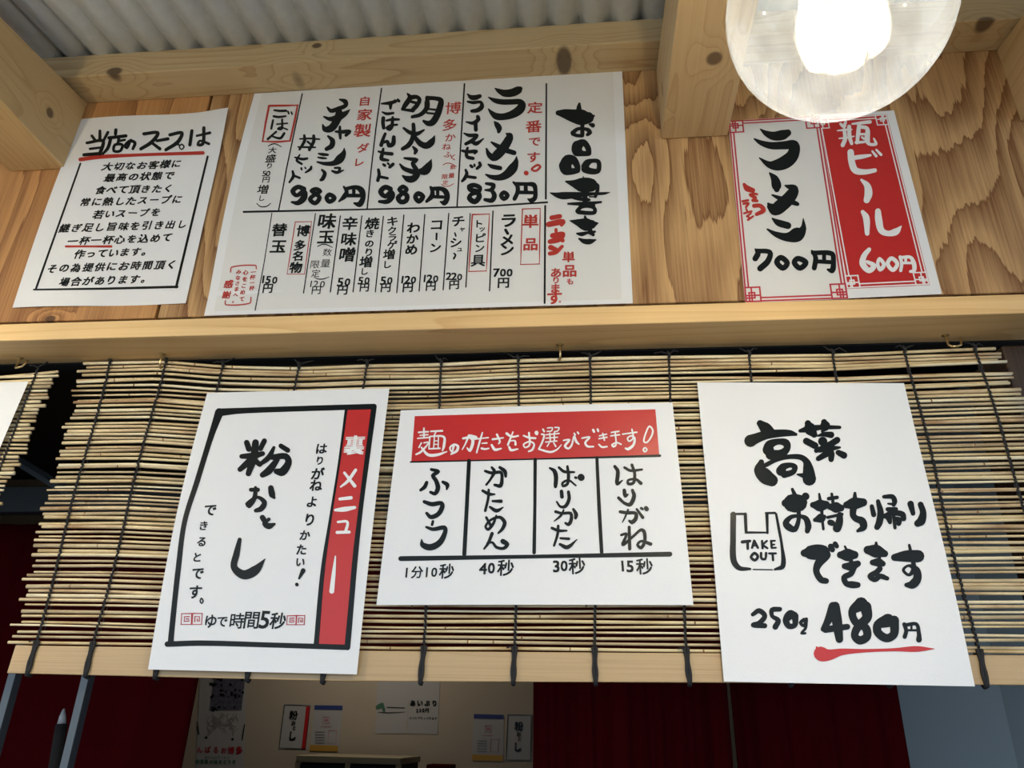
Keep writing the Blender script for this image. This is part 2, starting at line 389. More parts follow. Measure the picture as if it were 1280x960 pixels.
class Ink:
    def __init__(s, sh, name, mat, layer, label): s.sh, s.name, s.mat, s.o, s.label = sh, name, mat, .00008+.00014*layer, label; s.v = []; s.f = []
    def _add(s, px, faces):
        i = len(s.v)
        s.v += [s.sh.pt(x, y, s.o) for x, y in px]
        s.f += [tuple(i+k for k in q) for q in faces]
    def strokes(s, txt, org=(0, 0), sc=1.0, wmul=None, smooth=True):
        wmul = wmul or (1.2 if smooth else 1.0)
        """each line: x,y,width points in a magnified view of the photograph"""
        for st in txt.split('|'):
            pts = []; wd = 10
            for tok in st.split():
                q = [float(k) for k in tok.split(',')]
                if len(q) > 2: wd = q[2]
                pts.append((org[0]+q[0]/sc, org[1]+q[1]/sc, max(wd*wmul/sc, .35)))
            if not pts: continue
            s.o += .000004
            if len(pts) == 1: pts.append((pts[0][0]+.1, pts[0][1], pts[0][2]))
            closed = len(pts) > 3 and math.hypot(pts[0][0]-pts[-1][0], pts[0][1]-pts[-1][1]) < 1.2
            if smooth: cs, ct = spline(pts, closed, 2.2)
            else:
                cs, ct = [], []
                for i in range(len(pts)-1):
                    h = math.hypot(pts[i+1][0]-pts[i][0], pts[i+1][1]-pts[i][1]); m = max(1, int(h/14)); ct.append(len(cs))
                    for j in range(m): cs.append([pts[i][k]+(pts[i+1][k]-pts[i][k])*j/m for k in range(3)])
                ct.append(len(cs)); cs.append(list(pts[-1]))
            n = len(cs); L, R = [], []
            for i in range(n):
                a, b = cs[max(0, i-1)], cs[min(n-1, i+1)]; dx, dy = b[0]-a[0], b[1]-a[1]; d = math.hypot(dx, dy) or 1
                h = cs[i][2]/2; L.append((cs[i][0]-dy/d*h, cs[i][1]+dx/d*h)); R.append((cs[i][0]+dy/d*h, cs[i][1]-dx/d*h))
            s._add(L+R, [(i, i+1, n+i+1, n+i) for i in range(n-1)])
            for i in set(ct):
                x, y, wd_ = cs[i]; m = 12
                s.o += .0000012; s._add([(x+math.cos(6.2832*k/m)*wd_/2, y+math.sin(6.2832*k/m)*wd_/2) for k in range(m)], [tuple(range(m))])
        return s
    def poly(s, pts, n=10):
        """quad strip between two polylines given as corner lists: pts=[left side..., right side...]"""
        k = len(pts)//2; A, B_ = pts[:k], pts[k:][::-1]; rows = []
        def samp(P, m):
            out = []
            for i in range(len(P)-1):
                for j in range(m): out.append((P[i][0]+(P[i+1][0]-P[i][0])*j/m, P[i][1]+(P[i+1][1]-P[i][1])*j/m))
            return out+[P[-1]]
        a, b = samp(A, n), samp(B_, n); c = len(a); mid = 6; px = []
        for j in range(mid+1):
            for i in range(c): px.append((a[i][0]+(b[i][0]-a[i][0])*j/mid, a[i][1]+(b[i][1]-a[i][1])*j/mid))
        s._add(px, [(j*c+i, j*c+i+1, (j+1)*c+i+1, (j+1)*c+i) for j in range(mid) for i in range(c-1)])
        return s
    def glyph(s, ch, x, y, size, bold=.012, wx=1.0, rot=0, em=False, shear=0):
        gv, gf, cx, cy = glyph(ch, 0)
        if em: cx, cy = .5, .37
        # directions of the sheet at this place, measured in pixels of the photograph
        a, b = s.sh.ab(x, y); sh = s.sh
        P = sh.B(a, b); ux = (sh.B(a+.01, b)-P).normalized(); uz = (sh.B(a, b-.01)-P).normalized()
        z = (P-CAM).dot(fw); m = size*z/F
        c_, s_ = math.cos(rot), math.sin(rot)
        ea = (sh.inv(P+ux*m), sh.inv(P+uz*m)); ax, bx_ = ea[0][0]-a, ea[0][1]-b; az, bz = ea[1][0]-a, ea[1][1]-b
        h = bold*.95                         # a thicker pen: the same glyph pressed a few times side by side
        for (ox, oy) in (((h, h), (-h, -h), (h, -h), (-h, h)) if h > .004 else ((0, 0),)):
            i0 = len(s.v); s.o += .0000008
            for (gx, gy) in gv:
                gx = (gx-cx+ox)*wx; gy = gy-cy+oy; gx += shear*gy
                gx, gy = gx*c_-gy*s_, gx*s_+gy*c_
                s.v.append(sh.S(a+ax*gx+az*gy, b+bx_*gx+bz*gy, s.o))
            s.f += [tuple(i0+k for k in q) for q in gf]
        return s
    def run(s, text, x0, y0, x1, y1, size, bold=.012, jit=.03, wx=1.0, em=True, shear=0):
        """characters centred from the first point to the last one"""
        n = len(text)
        for i, ch in enumerate(text):
            if ch == ' ': continue
            t = i/(n-1) if n > 1 else 0
            s.glyph(ch, x0+(x1-x0)*t+random.uniform(-.3, .3), y0+(y1-y0)*t+random.uniform(-.3, .3), size*random.uniform(.95, 1.04), bold, wx, random.uniform(-jit, jit), em, shear)
        return s
    def each(s, items, org, sc, bold=.012, jit=.03, wx=1.0):
        for it in items:
            s.glyph(it[0], org[0]+it[1]/sc, org[1]+it[2]/sc, it[3]/sc*(1.32 if it[0] in '0123456789' else 1.13), min(.034, it[4] if len(it) > 4 else bold)*.9, it[5] if len(it) > 5 else wx, random.uniform(-jit, jit))
        return s
    def done(s):
        o = link(s.name, s.v, s.f, s.mat, s.sh.o)
        if s.label: o['label'] = s.label
        return o
_g = {}
def glyph(ch, bold):
    k = (ch, bold)
    if k in _g: return _g[k]
    c = bpy.data.curves.new('type', 'FONT'); c.body = ch; c.resolution_u = 3; c.offset = 0
    o = bpy.data.objects.new('type', c); COL.objects.link(o); bpy.context.view_layer.update()
    me = o.to_mesh(); v = [(q.co.x, q.co.y) for q in me.vertices]; f = [tuple(p.vertices) for p in me.polygons]; o.to_mesh_clear()
    bpy.data.objects.remove(o); bpy.data.curves.remove(c)
    if v: cx = (min(q[0] for q in v)+max(q[0] for q in v))/2; cy = (min(q[1] for q in v)+max(q[1] for q in v))/2
    else: cx = cy = 0
    _g[k] = (v, f, cx, cy); return _g[k]

M_RED2 = flat('carmine print', (.50, .03, .05), .45, spec=.4)
# ------------------------------------------------------------------ the notices
# ---- soup notice (upper left)
soup = Sheet('soup_notice', [(100.6, 149), (287, 137.5), (232.5, 379.5), (15.5, 384.6)], wallpt,
    'white handwritten soup notice at the upper left with a red underlined heading', off=.0006,
    bulge=lambda a, b: .004*math.sin(math.pi*b)*(1-a)**2 + .007*max(0, a-.8)*5*max(0, .25-b)*4*.5 + .0015*math.sin(a*7))
O, S = (0, 0), 4
k = soup.ink('heading', M_INK, 1)
k.strokes('500,655,12 500,700,14|460,680,12 475,700,12|540,662,12 520,700,12|435,715,12 515,706,14 500,770,16|450,745,10 505,738,10|420,775,14 500,768,14|580,650,14 578,670,14|545,690,14 630,680,14|555,690,14 540,740,14 515,770,10|595,690,12 590,720,12|597,705,10 625,700,10|575,725,12 570,755,12 602,755,12 612,725,12 575,725,12|655,700,10 635,740,12 625,730,12 650,705,12 675,715,14 665,745,12|720,670,14 790,665,14 760,710,16 705,745,14|760,715,12 800,745,14|785,705,12 840,695,14|850,675,14 910,665,14 890,710,16 830,750,14|909,722,6 897,735,6 908,748,6 921,735,6 909,722,6|878,716,12 893,724,9|960,655,14 950,725,14|985,680,10 1050,665,12|1020,640,14 1015,720,14 990,725,12 1000,705,10 1045,720,12', O, S).done()
k = soup.ink('underline', M_RED, 1, 'red brush underline')
k.strokes('402,798,16 500,785,17 700,775,13 1015,765,15', O, S).done()
k = soup.ink('underline', M_RED, 1, 'short red underline')
k.strokes('283,645,8 380,645,7 477,645,9', (0, 120), 3.428).done()
O, S = (0, 120), 3.428
soup.ink('frame', M_INK, 1).strokes('345,290,8 155,825,9|145,830,7 450,826,10 760,818,11|890,260,9 755,820,11', O, S, smooth=False).done()
for tx, x0, x1, y0, y1 in (('大切なお客様に', 462, 757, 304, 291), ('最高の状態で', 472, 725, 351, 341), ('食べて頂きたく', 432, 722, 404, 396), ('常に熱したスープに', 367, 760, 456, 443),
    ('若いスープを', 422, 668, 508, 499), ('継ぎ足し旨味を引き出し', 278, 782, 568, 550), ('一杯一杯心を込めて', 312, 718, 623, 607), ('作っています。', 343, 632, 678, 666), ('その為提供にお時間頂く', 225, 736, 740, 722), ('場合があります。', 278, 628, 797, 784)):
    soup.ink('text_line', M_INK, 1).run(tx, x0/S, 120+y0/S, x1/S, 120+y1/S, 13.6, .034, .05, shear=.10).done()

# ---- the big menu
menu = Sheet('menu_sheet', [(318, 117), (777.7, 88.3), (791, 379), (255, 394.7)], wallpt,
    'big wide hand brushed price menu, the largest white sheet, on the plywood', off=.0008,
    bulge=lambda a, b: .007*math.sin(math.pi*min(1, b*1.1))*(1-a)**5 + .0012*math.sin(a*11)*math.sin(b*3),
    margin=(.022, .0, .976, .984))
k = menu.ink('title', M_INK, 2)
k.strokes('170,205,50 250,215,90 350,240,125 450,258,150 530,262,110 600,240,20|425,95,24 420,130,42 420,190,60|460,320,40 460,470,40|345,445,44 400,400,35 470,395,30 530,410,40 550,440,44 520,468,30|345,455,40 390,476,34 460,480,34|548,342,22 585,355,45'
  '|400,600,100 475,560,62 530,630,55 538,690,50|395,610,100 400,665,100 460,692,56 535,692,50|250,840,110 290,775,110 350,770,80 400,845,58 400,895,56|250,840,115 270,885,110 340,908,62 395,893,60|490,850,70 520,805,66 580,780,40 650,790,44 662,850,44 645,902,50 560,905,62 490,880,70', (680, 120), 9.6, 1.26)
k.strokes('265,165,20 340,185,62 450,205,140 560,208,135 625,222,70|640,220,45 640,280,38 615,345,32|470,105,10 475,140,20|490,270,40 495,400,55|72,300,8 150,325,48 220,335,72 330,330,66 450,322,50 600,312,30 720,308,28 788,296,8|350,365,20 430,375,36 540,385,30|545,348,14 630,348,14|290,432,20 400,432,34 560,425,34 685,412,22|400,520,42 440,477,36 520,474,12 600,482,38 608,535,38 520,542,40 412,532,42|430,462,26 600,450,28'
  '|492,585,22 505,640,48|312,636,10 400,655,64 500,680,126 570,680,90 648,665,14|540,700,50 560,780,46|397,790,20 450,797,42 520,780,28 610,768,24|530,770,20 590,803,34|422,852,20 480,882,48 550,886,54 620,866,16', (680, 210), 9.6, 1.22).done()
Z3, Z4, Z5, Z6, Z7, Z8 = (570, 95), (570, 175), (460, 105), (460, 180), (350, 115), (350, 180); Q = 10.667
k = menu.ink('dish_name', M_INK, 2)
k.strokes('522,168,14 570,200,50 650,232,80 750,225,90 830,190,86 858,172,50|434,287,14 520,330,52 620,348,62 740,348,62 850,348,66 880,385,86 850,450,100 760,510,90 640,545,76 540,540,76 480,498,50 432,442,14|514,615,20 545,650,58 575,700,66 570,745,40', Z3, Q)
k.strokes('668,-86,14 715,-50,76 690,20,96 620,125,104 545,205,104 500,235,84 440,195,56 407,118,20|472,32,20 540,75,48 640,130,58 775,174,54|432,330,22 480,355,48 588,378,50|400,464,20 470,495,48 580,503,70 680,460,94 760,375,104 800,290,56 808,220,8', Z4, Q).done()
k = menu.ink('dish_name', M_INK, 2)
k.strokes('152,242,14 200,285,52 260,290,58 318,270,44|157,345,24 230,357,38 330,352,34 345,410,52 290,458,50 212,470,38|290,545,42 300,580,46 230,630,42 137,615,18|260,620,46 265,720,44|107,767,18 180,795,42 280,795,38 220,860,46 132,908,38|200,870,38 270,903,48 368,838,14', Z3, Q)
k.strokes('87,147,30 150,160,38 268,155,42 250,180,28|155,108,28 140,170,38 150,228,42 228,248,38|197,345,34 215,360,34|245,330,24 250,350,24|315,308,34 325,340,38 282,383,34|130,402,28 145,450,38 120,510,42 82,553,28|150,490,34 258,505,34', Z4, Q).done()
menu.ink('price', M_INK, 2).strokes('250,605,52 180,625,60 190,665,52 280,690,56 310,760,60 250,825,60 180,780,60 200,730,46 300,690,50 320,640,50 250,605,50|402,582,30 500,605,50 470,665,46 388,670,20|470,665,42 512,740,56 480,808,54 387,798,38|640,702,48 602,742,50 640,788,50 688,742,50 640,702,48|767,567,26 820,620,46 820,700,48 782,786,48|800,590,46 950,590,42 1038,602,56 1060,680,46 1050,780,52 1000,808,52 957,787,14|930,600,46 930,700,46|830,700,42 1040,705,38', Z4, Q).done()
k = menu.ink('dish_name', M_INK, 2)
k.strokes('182,265,20 300,255,42 368,235,36|302,270,46 300,328,28|360,222,28 375,235,28|397,212,28 413,230,34|192,377,18 250,400,34 338,390,28|205,457,44 200,520,42 210,588,40|247,490,24 330,475,34 413,475,26|330,447,28 320,560,42 290,608,40 252,590,32 300,555,28 390,545,24|230,667,34 200,740,38 177,818,44|187,790,28 260,770,38 280,825,46 335,800,52 345,712,44', Z5, Q)
k.strokes('142,102,24 220,125,38 318,135,42|205,67,28 190,140,42 180,200,46 270,220,28|205,275,28 225,290,34|265,260,24 280,275,24|335,272,38 290,313,34|140,347,34 150,410,38 132,488,40|160,440,34 262,460,30', Z6, Q).done()
k = menu.ink('dish_name', M_INK, 2)
k.strokes('527,132,20 560,180,52 500,280,56 462,338,38|560,185,56 650,175,46 688,212,46 658,280,50 602,343,50|570,235,32 660,262,32|482,345,28 600,358,42|787,167,20 790,250,60 780,330,56 700,410,46 592,440,38|790,190,50 900,195,46 972,222,60 958,320,70 918,430,74 860,515,74 800,528,60 742,497,30|800,335,24 930,350,24|790,390,24 900,400,24'
  '|605,542,42 610,620,46 590,740,54 540,820,56 462,868,42|477,592,28 560,650,46 650,668,50 748,616,20|630,720,46 700,798,64 780,825,74 848,778,74 893,690,8|602,842,24 640,890,50 625,928,30', Z5, Q)
k.strokes('487,191,24 580,205,42 648,215,42 600,260,50 640,340,56 658,400,70 600,468,78 530,468,70 462,427,20|427,272,20 480,330,46 600,375,56|680,370,56 760,358,100 808,300,84 848,205,6', Z6, Q).done()
menu.ink('price', M_INK, 2).strokes('300,602,56 230,578,56 170,640,60 230,700,52 310,650,64 320,700,70 260,768,56 152,770,34|470,572,50 420,610,50 460,650,46 520,690,56 508,758,56 440,775,56 402,720,56 460,660,46 518,610,46 470,572,46|670,662,54 632,710,54 680,768,54 733,702,54 670,662,54|837,578,30 860,640,46 850,700,56 782,768,34|850,600,46 980,600,50 1038,640,64 1058,720,56 1018,788,60 967,772,20|930,610,38 930,710,38|870,705,38 1010,710,38', Z6, Q).done()
k = menu.ink('dish_name', M_INK, 2)
k.strokes('797,102,20 870,130,54 878,180,46 780,225,50 680,253,46 632,207,20|775,230,54 790,290,84 750,400,84 680,488,82 600,498,60 570,438,16|587,332,20 660,362,46 760,350,74 870,290,56 933,238,10|742,530,24 820,535,42 928,530,42 880,580,34|800,467,28 800,540,38 805,618,30|642,592,24 700,650,56 690,720,60 622,763,46', Z7, Q)
k.strokes('517,132,20 570,142,36 638,147,28|507,181,18 560,190,28 618,194,20|497,242,20 600,265,42 720,258,60 800,200,94 850,125,56 858,55,6|732,322,24 800,325,28 780,373,28|697,362,24 760,383,36 848,352,14|560,347,24 598,390,42 570,468,46 547,483,34', Z8, Q).done()
k = menu.ink('dish_name', M_INK, 2)
k.strokes('267,628,18 400,622,22 528,632,18|242,735,18 350,738,24 473,740,18|325,582,28 330,650,36 262,768,26|450,587,34 450,660,38 392,773,34|370,665,24 408,698,24', Z7, Q)
k.strokes('202,181,20 300,205,32 363,196,28|265,147,18 225,220,30 290,268,26|285,325,24 290,345,20|335,315,18 345,330,18|418,305,24 410,335,34 342,383,20|170,367,26 180,430,36 127,513,24|200,430,26 263,455,28', Z8, Q).done()
menu.ink('price', M_INK, 2).strokes('320,602,56 240,575,52 172,630,56 220,688,46 320,640,64 318,720,74 240,788,56 157,777,24|480,602,46 422,627,46 470,660,46 528,720,50 470,792,50 402,740,50 460,680,46 538,632,46 480,602,46|660,677,50 622,722,50 660,773,50 728,722,50 660,677,50|852,572,24 890,640,46 860,700,56 787,768,20|880,600,42 1010,578,46 1088,622,70 1108,720,56 1060,808,64 992,792,24|985,600,40 985,690,38|900,690,42 1078,690,42', Z8, Q).done()
R3, R5, R6, R4, q = (250, 80), (250, 240), (520, 240), (520, 80), 4.571
k = menu.ink('dish_name', M_INK, 2); k.strokes('425,265,10 455,269,12 492,268,12|422,300,12 450,304,12 490,299,9|503,272,8 508,284,9|522,276,8 527,288,8|418,322,10 408,370,11|440,345,8 500,340,8|470,318,10 467,372,11 445,372,9 460,362,8 500,376,8|436,388,10 388,430,12|410,412,8 438,423,11 462,424,13 482,397,12', R3, q).done()
k = menu.ink('red_box', M_RED, 2, 'red box round the rice dish'); k.strokes('395,240,12 558,237,12 540,330,12 515,440,12 440,446,12 358,443,11 375,340,11 395,240,12', R3, q, smooth=False).done()
k = menu.ink('note', M_INK, 2); k.each([('大', 415, 493, 44), ('盛', 405, 540, 56), ('り', 397, 583, 40), ('5', 368, 627, 40), ('0', 390, 627, 40), ('円', 378, 662, 42), ('増', 360, 717, 60), ('し', 355, 768, 38)], R3, q, .02)
k.strokes('390,472,3 405,462,5 430,457,5 465,474,4|325,798,4 345,815,5 380,815,5 405,797,3', R3, q).done()
k = menu.ink('red_note', M_RED, 2, 'red lettering'); k.each([('定', 680, 250, 80), ('番', 672, 358, 84), ('で', 678, 445, 66), ('す', 672, 533, 74)], R4, q, .02)
k.strokes('1010,390,24 1090,335,26 1125,360,26 1060,415,24 1010,390,24|935,442,52 938,445,52', Z4, Q).done()
k = menu.ink('red_note', M_RED, 2, 'red lettering'); k.each([('博', 213, 252, 86), ('多', 193, 348, 80), ('か', 197, 420, 58), ('ね', 175, 473, 48), ('ふ', 182, 518, 44), ('く', 212, 535, 44), ('数', 212, 590, 30), ('量', 203, 638, 34), ('限', 165, 645, 34), ('定', 168, 678, 30)], R4, q, .012)
k.strokes('155,578,3 175,568,4 200,570,4 232,588,3|145,690,3 165,700,4 190,698,4 215,685,3', R4, q).done()
k = menu.ink('red_note', M_RED, 2, 'red lettering'); k.each([('自', 942, 213, 66), ('家', 942, 290, 80), ('製', 930, 380, 92), ('ダ', 932, 480, 64), ('レ', 912, 563, 60)], R3, q, .02); k.done()
# ruled lines of the menu
k = menu.ink('ruled_lines', M_INK, 1, 'thin black ruled lines')
k.strokes('377.8,117.5,1.6 369,160,1.6 358,212,1.7 352,245,1.7 348.4,262.7,1.7|477,110.6,1.7 470,160,1.7 464,212,1.7 459,261,1.8|580.6,105,2 576,180,1.9 571.4,258,1.8|683,105,2 682.3,248.5,2.4|304.7,265,2.6 450,262,2 600,258.5,2 684,253,2.4|340,266.5,1.1 330,330,1.1 319,388,1.3|394.4,267,1.2 379.5,366.5,1.4|425.5,270,1.4 413,365,1.5|452.4,270,1.4 441.4,365,1.5|479.3,270.6,1.4 469.2,365,1.4|504.9,269,1.5 496,366,1.5|531,268.4,1.5 524,364,1.5|561,267,1.5 554,362.5,1.5|587.8,267,1.2 582.4,359,1.6|616.3,264,1.6 612,363.6,1.7|681.5,257.5,2.4 680.8,379,2.4', smooth=False).done()
menu.ink('red_box', M_RED, 2, 'thin red box').strokes('545,172,5 638,170,5 597,470,5 498,470,5 545,172,5', R5, q, smooth=False).done()
menu.ink('red_box', M_RED, 2, 'red box').strokes('322,130,8 420,127,6 402,452,6 302,455,7 322,130,8', R6, q, smooth=False).done()
menu.ink('red_box', M_RED, 2, 'thin red box').strokes('608,98,6 710,95,6 705,412,6 598,415,6 608,98,6', R6, q, smooth=False).done()
def col(items, org, bold=.022): menu.ink('menu_item', M_INK, 2).each(items, org, q, bold).done()
col([('替', 455, 217, 80), ('玉', 448, 312, 84), ('1', 362, 500, 52), ('5', 390, 503, 52), ('0', 428, 505, 46), ('円', 388, 552, 58)], R5, .035)
col([('博', 590, 222, 70), ('多', 572, 305, 64), ('名', 558, 366, 62), ('物', 548, 432, 68)], R5, .035)
menu.ink('menu_item', M_INK, 2).each([('味', 728, 167, 98, .03), ('玉', 720, 258, 88, .03), ('数', 728, 345, 48, .0), ('量', 718, 408, 54, .0), ('限', 658, 415, 52, .0), ('定', 662, 465, 48, .0), ('1', 635, 526, 46, .008), ('2', 663, 526, 46, .008), ('0', 700, 528, 46, .008), ('円', 665, 562, 54, .012)], R5, q).strokes('672,312,4 700,300,5 725,302,5 757,318,3|652,488,3 675,498,5 705,498,5 738,486,3', R5, q).done()
col([('辛', 858, 180, 84), ('味', 852, 270, 84), ('噌', 842, 358, 90), ('5', 802, 516, 60), ('0', 843, 516, 50), ('円', 815, 562, 60)], R5, .03)
col([('焼', 985, 180, 76), ('き', 972, 238, 52), ('の', 968, 297, 50), ('り', 965, 345, 54), ('増', 948, 400, 70), ('し', 942, 455, 46), ('5', 918, 508, 52), ('0', 955, 508, 46), ('円', 940, 547, 54)], R5, .03)
col([('キ', 1100, 168, 64), ('ク', 1097, 220, 52), ('ラ', 1100, 262, 50), ('ゲ', 1098, 303, 54), ('増', 1080, 357, 64), ('し', 1073, 415, 50), ('5', 1047, 508, 58), ('0', 1085, 508, 48), ('円', 1062, 548, 58)], R5, .03)
col([('わ', 1220, 205, 72), ('か', 1215, 268, 66), ('め', 1208, 330, 70), ('1', 1157, 502, 52), ('2', 1185, 502, 54), ('0', 1220, 504, 46), ('円', 1188, 547, 60)], R5, .035)
menu.ink('menu_item', M_INK, 2).each([('コ', 118, 190, 76, .03), ('ン', 112, 320, 66, .03), ('1', 50, 495, 52, .03), ('2', 78, 495, 54, .03), ('0', 113, 497, 46, .03), ('円', 85, 540, 58, .03)], R6, q).strokes('118,238,9 117,272,9', R6, q).done()
menu.ink('menu_item', M_INK, 2).each([('チ', 242, 168, 72, .03), ('ャ', 265, 215, 34, .03), ('シ', 228, 290, 66, .03), ('ュ', 250, 330, 36, .03), ('2', 187, 482, 52, .03), ('2', 217, 483, 52, .03), ('0', 250, 487, 44, .03), ('円', 218, 532, 58, .03)], R6, q).strokes('222,235,7 228,252,8|218,352,8 226,362,9 216,382,9', R6, q).done()
col([('ト', 362, 182, 54), ('ッ', 378, 215, 40), ('ピ', 370, 262, 62), ('ン', 365, 322, 56), ('具', 355, 393, 76)], R6, .025)
menu.ink('menu_item', M_INK, 2).each([('ラ', 530, 165, 92, .07), ('メ', 520, 275, 80, .07), ('ン', 522, 332, 78, .07), ('7', 460, 462, 58, .05), ('0', 497, 462, 52, .05), ('0', 535, 462, 52, .05), ('円', 500, 520, 66, .04)], R6, q).strokes('512,218,14 524,238,14', R6, q).done()
menu.ink('menu_item', M_RED, 2, 'red lettering').each([('単', 655, 168, 84), ('品', 655, 300, 80)], R6, q, .045).done()
k = menu.ink('red_note', M_RED, 2, 'red brush lettering')
k.strokes('775,148,22 822,140,22|758,186,26 838,172,28 832,190,16|800,216,16 800,232,14|780,250,24 838,243,26 815,270,30 765,285,22|790,252,20 838,278,20|770,318,26 800,330,20|765,353,20 800,345,20 835,312,16', R6, q)
k.each([('単', 872, 372, 66, .05), ('品', 878, 452, 76, .04), ('も', 880, 512, 40, .03), ('あ', 800, 462, 60, .03), ('り', 800, 505, 44, .03), ('ま', 797, 552, 58, .035), ('す', 792, 605, 84, .04), ('。', 822, 628, 30, .03)], R6, q).done()
k = menu.ink('red_stamp', M_RED, 2, 'small red bracketed thanks note')
k.strokes('175,458,6 182,430,6 318,420,6 322,440,5|146,622,5 148,645,6 285,636,6 292,602,5', R5, q)
k.run('一杯一杯', 250+305/q, 240+458/q, 250+296/q, 240+550/q, 7, .03, .1).run('心をこめて', 250+262/q, 240+460/q, 250+240/q, 240+612/q, 7.6, .03, .1).run('みなさまへ。', 250+222/q, 240+458/q, 250+200/q, 240+622/q, 6.8, .03, .1).run('感謝', 250+165/q, 240+528/q, 250+152/q, 240+590/q, 12, .03, .1).done()

# ---- the two strips at right
def corner(sh, k, cx, cy, sx, sy, w_, h_, u, t=.9):
    """lattice corner in sheet millimetres"""
def strip_border(sh, k, Wm, Hm, m0=2.0, lw=.9, cs=13.0, keys=(0, 1, 2, 3)):
    def L(pts, wd=lw):
        for (x0, y0), (x1, y1) in zip(pts, pts[1:]):
            n = max(1, int(max(abs(x1-x0), abs(y1-y0))/12)); dx, dy = x1-x0, y1-y0; d = math.hypot(dx, dy); nx, ny = -dy/d*wd/2, dx/d*wd/2; ex, ey = dx/d*wd/2, dy/d*wd/2
            i0 = len(k.v)
            for j in range(n+1):
                x = x0-ex+(dx+2*ex)*j/n; y = y0-ey+(dy+2*ey)*j/n
                for s_ in (-1, 1): k.v.append(sh.S((x+nx*s_)/Wm, (y+ny*s_)/Hm, k.o))
            k.f += [(i0+2*j, i0+2*j+1, i0+2*j+3, i0+2*j+2) for j in range(n)]; k.o += .000001
    a, b = m0+.3, m0+4.4
    for m_ in (a, b):
        L([(m_, cs+m0), (m_, Hm-cs-m0)]); L([(Wm-m_, cs+m0), (Wm-m_, Hm-cs-m0)]); L([(cs+m0, m_), (Wm-cs-m0, m_)]); L([(cs+m0, Hm-m_), (Wm-cs-m0, Hm-m_)])
    for ci in keys:
        fx = (lambda x: Wm-x) if ci in (1, 2) else (lambda x: x); fy = (lambda y: Hm-y) if ci in (2, 3) else (lambda y: y)
        for pl in ([(b, m0), (b, m0+cs*.62), (m0+cs*.62, m0+cs*.62), (m0+cs*.62, b), (m0, b)], [(m0, m0), (m0, m0+cs), ], [(m0, m0), (m0+cs, m0)], [(m0, m0+cs), (m0+cs, m0+cs), (m0+cs, m0)], [(m0, m0+cs*.42), (m0+cs, m0+cs*.42)], [(m0+cs*.42, m0), (m0+cs*.42, m0+cs)]):
            L([(fx(x), fy(y)) for x, y in pl])
beer = Sheet('beer_strip', [(1017, 144), (1117.5, 138), (1177.5, 367.5), (1058, 373)], wallpt,
    'narrow red strip with white brush lettering for bottled beer at the upper right', off=.0006)
# red field inside a white margin
Wm, Hm = 112, 257
k = beer.ink('red_field', M_BAND, 0, 'red printed field')
n = 16; i0 = 0
for j in range(n+1):
    for i in range(n+1): k.v.append(beer.S(.02+(.90-.02)*i/n, .02+(.955-.02)*j/n, k.o))
for j in range(n):
    for i in range(n): a = j*(n+1)+i; k.f.append((a, a+n+1, a+n+2, a+1))
k.done()
class Inset:
    def __init__(s, sh, a0, b0, a1, b1): s.sh, s.r = sh, (a0, b0, a1, b1)
    def S(s, a, b, o): a0, b0, a1, b1 = s.r; return s.sh.S(a0+(a1-a0)*a, b0+(b1-b0)*b, o)
k = beer.ink('lattice_border', M_WINK, 1, 'white double line border with lattice corners')
strip_border(Inset(beer, .02, .02, .90, .955), k, 99, 240, m0=1.2, lw=1.6, cs=15); k.done()
k = beer.ink('drink_name', M_WINK, 3, 'white brush lettering')
k.strokes('165,122,24 185,145,24|215,102,24 200,150,28|132,190,10 220,180,20 278,178,10|200,180,28 210,270,34 185,335,34|250,150,34 255,250,34 275,318,28|150,268,12 240,258,16 300,245,10|282,122,16 370,112,26 458,102,30|350,130,34 340,220,34 330,310,28|350,150,28 430,170,34 430,280,46 450,323,28 518,323,26 497,268,14|330,225,20 420,225,20|320,308,26 400,303,20|378,255,18 395,270,20'
  '|265,405,54 275,500,56 310,585,56 400,603,46 508,587,34|310,460,38 380,450,36 463,436,20|482,397,18 520,443,24|522,382,18 568,430,24|372,682,20 430,740,54 443,820,66 425,885,52', (1030, 140), 8)
k.strokes('225,203,34 260,260,56 270,418,38|378,195,48 385,280,60 412,388,54 480,418,46 560,398,56 610,345,10', (1050, 240), 8).done()
beer.ink('price', M_WINK, 3, 'white lettering').strokes('290,577,34 240,640,46 225,720,52 290,788,46 338,740,42 270,700,28|395,672,32 375,720,28 400,778,34 438,730,34 395,672,28|512,665,34 475,720,34 528,783,34 572,720,34 512,665,34|600,652,28 615,720,28 605,788,28|600,660,26 700,655,28 738,720,38 738,788,34 702,798,24|655,665,24 655,710,24|620,712,22 728,712,22', (1050, 240), 8).done()
ram = Sheet('ramen_strip', [(910.5, 151), (1024, 144.5), (1060.6, 373.7), (931.6, 378.4)], wallpt,
    'narrow cream strip with red lattice border and black 700 price', off=.0012)
k = ram.ink('cream_ground', M_TINT, 0)
for j in range(n+1):
    for i in range(n+1): k.v.append(ram.S(.012+.976*i/n, .005+.99*j/n, k.o))
for j in range(n):
    for i in range(n): a = j*(n+1)+i; k.f.append((a, a+n+1, a+n+2, a+1))
k.done()
k = ram.ink('lattice_border', M_RED2, 1, 'red double line border with lattice corners'); strip_border(ram, k, 124, 262, m0=1.2, lw=2.0, cs=18); k.done()
k = ram.ink('dish_name', M_INK, 2)
k.strokes('163,93,10 220,135,46 300,162,74 390,150,84 438,130,58|103,191,14 170,230,42 270,258,60 400,255,68 500,255,84 488,350,102 420,418,112 330,452,94 250,447,56 153,381,10|257,533,16 305,590,64 325,660,80 327,695,50|411,658,14 495,695,78 460,770,104 380,850,112 310,895,104 262,868,56 242,838,20|282,752,16 370,790,42 500,830,42 533,843,34', (930, 150), 8)
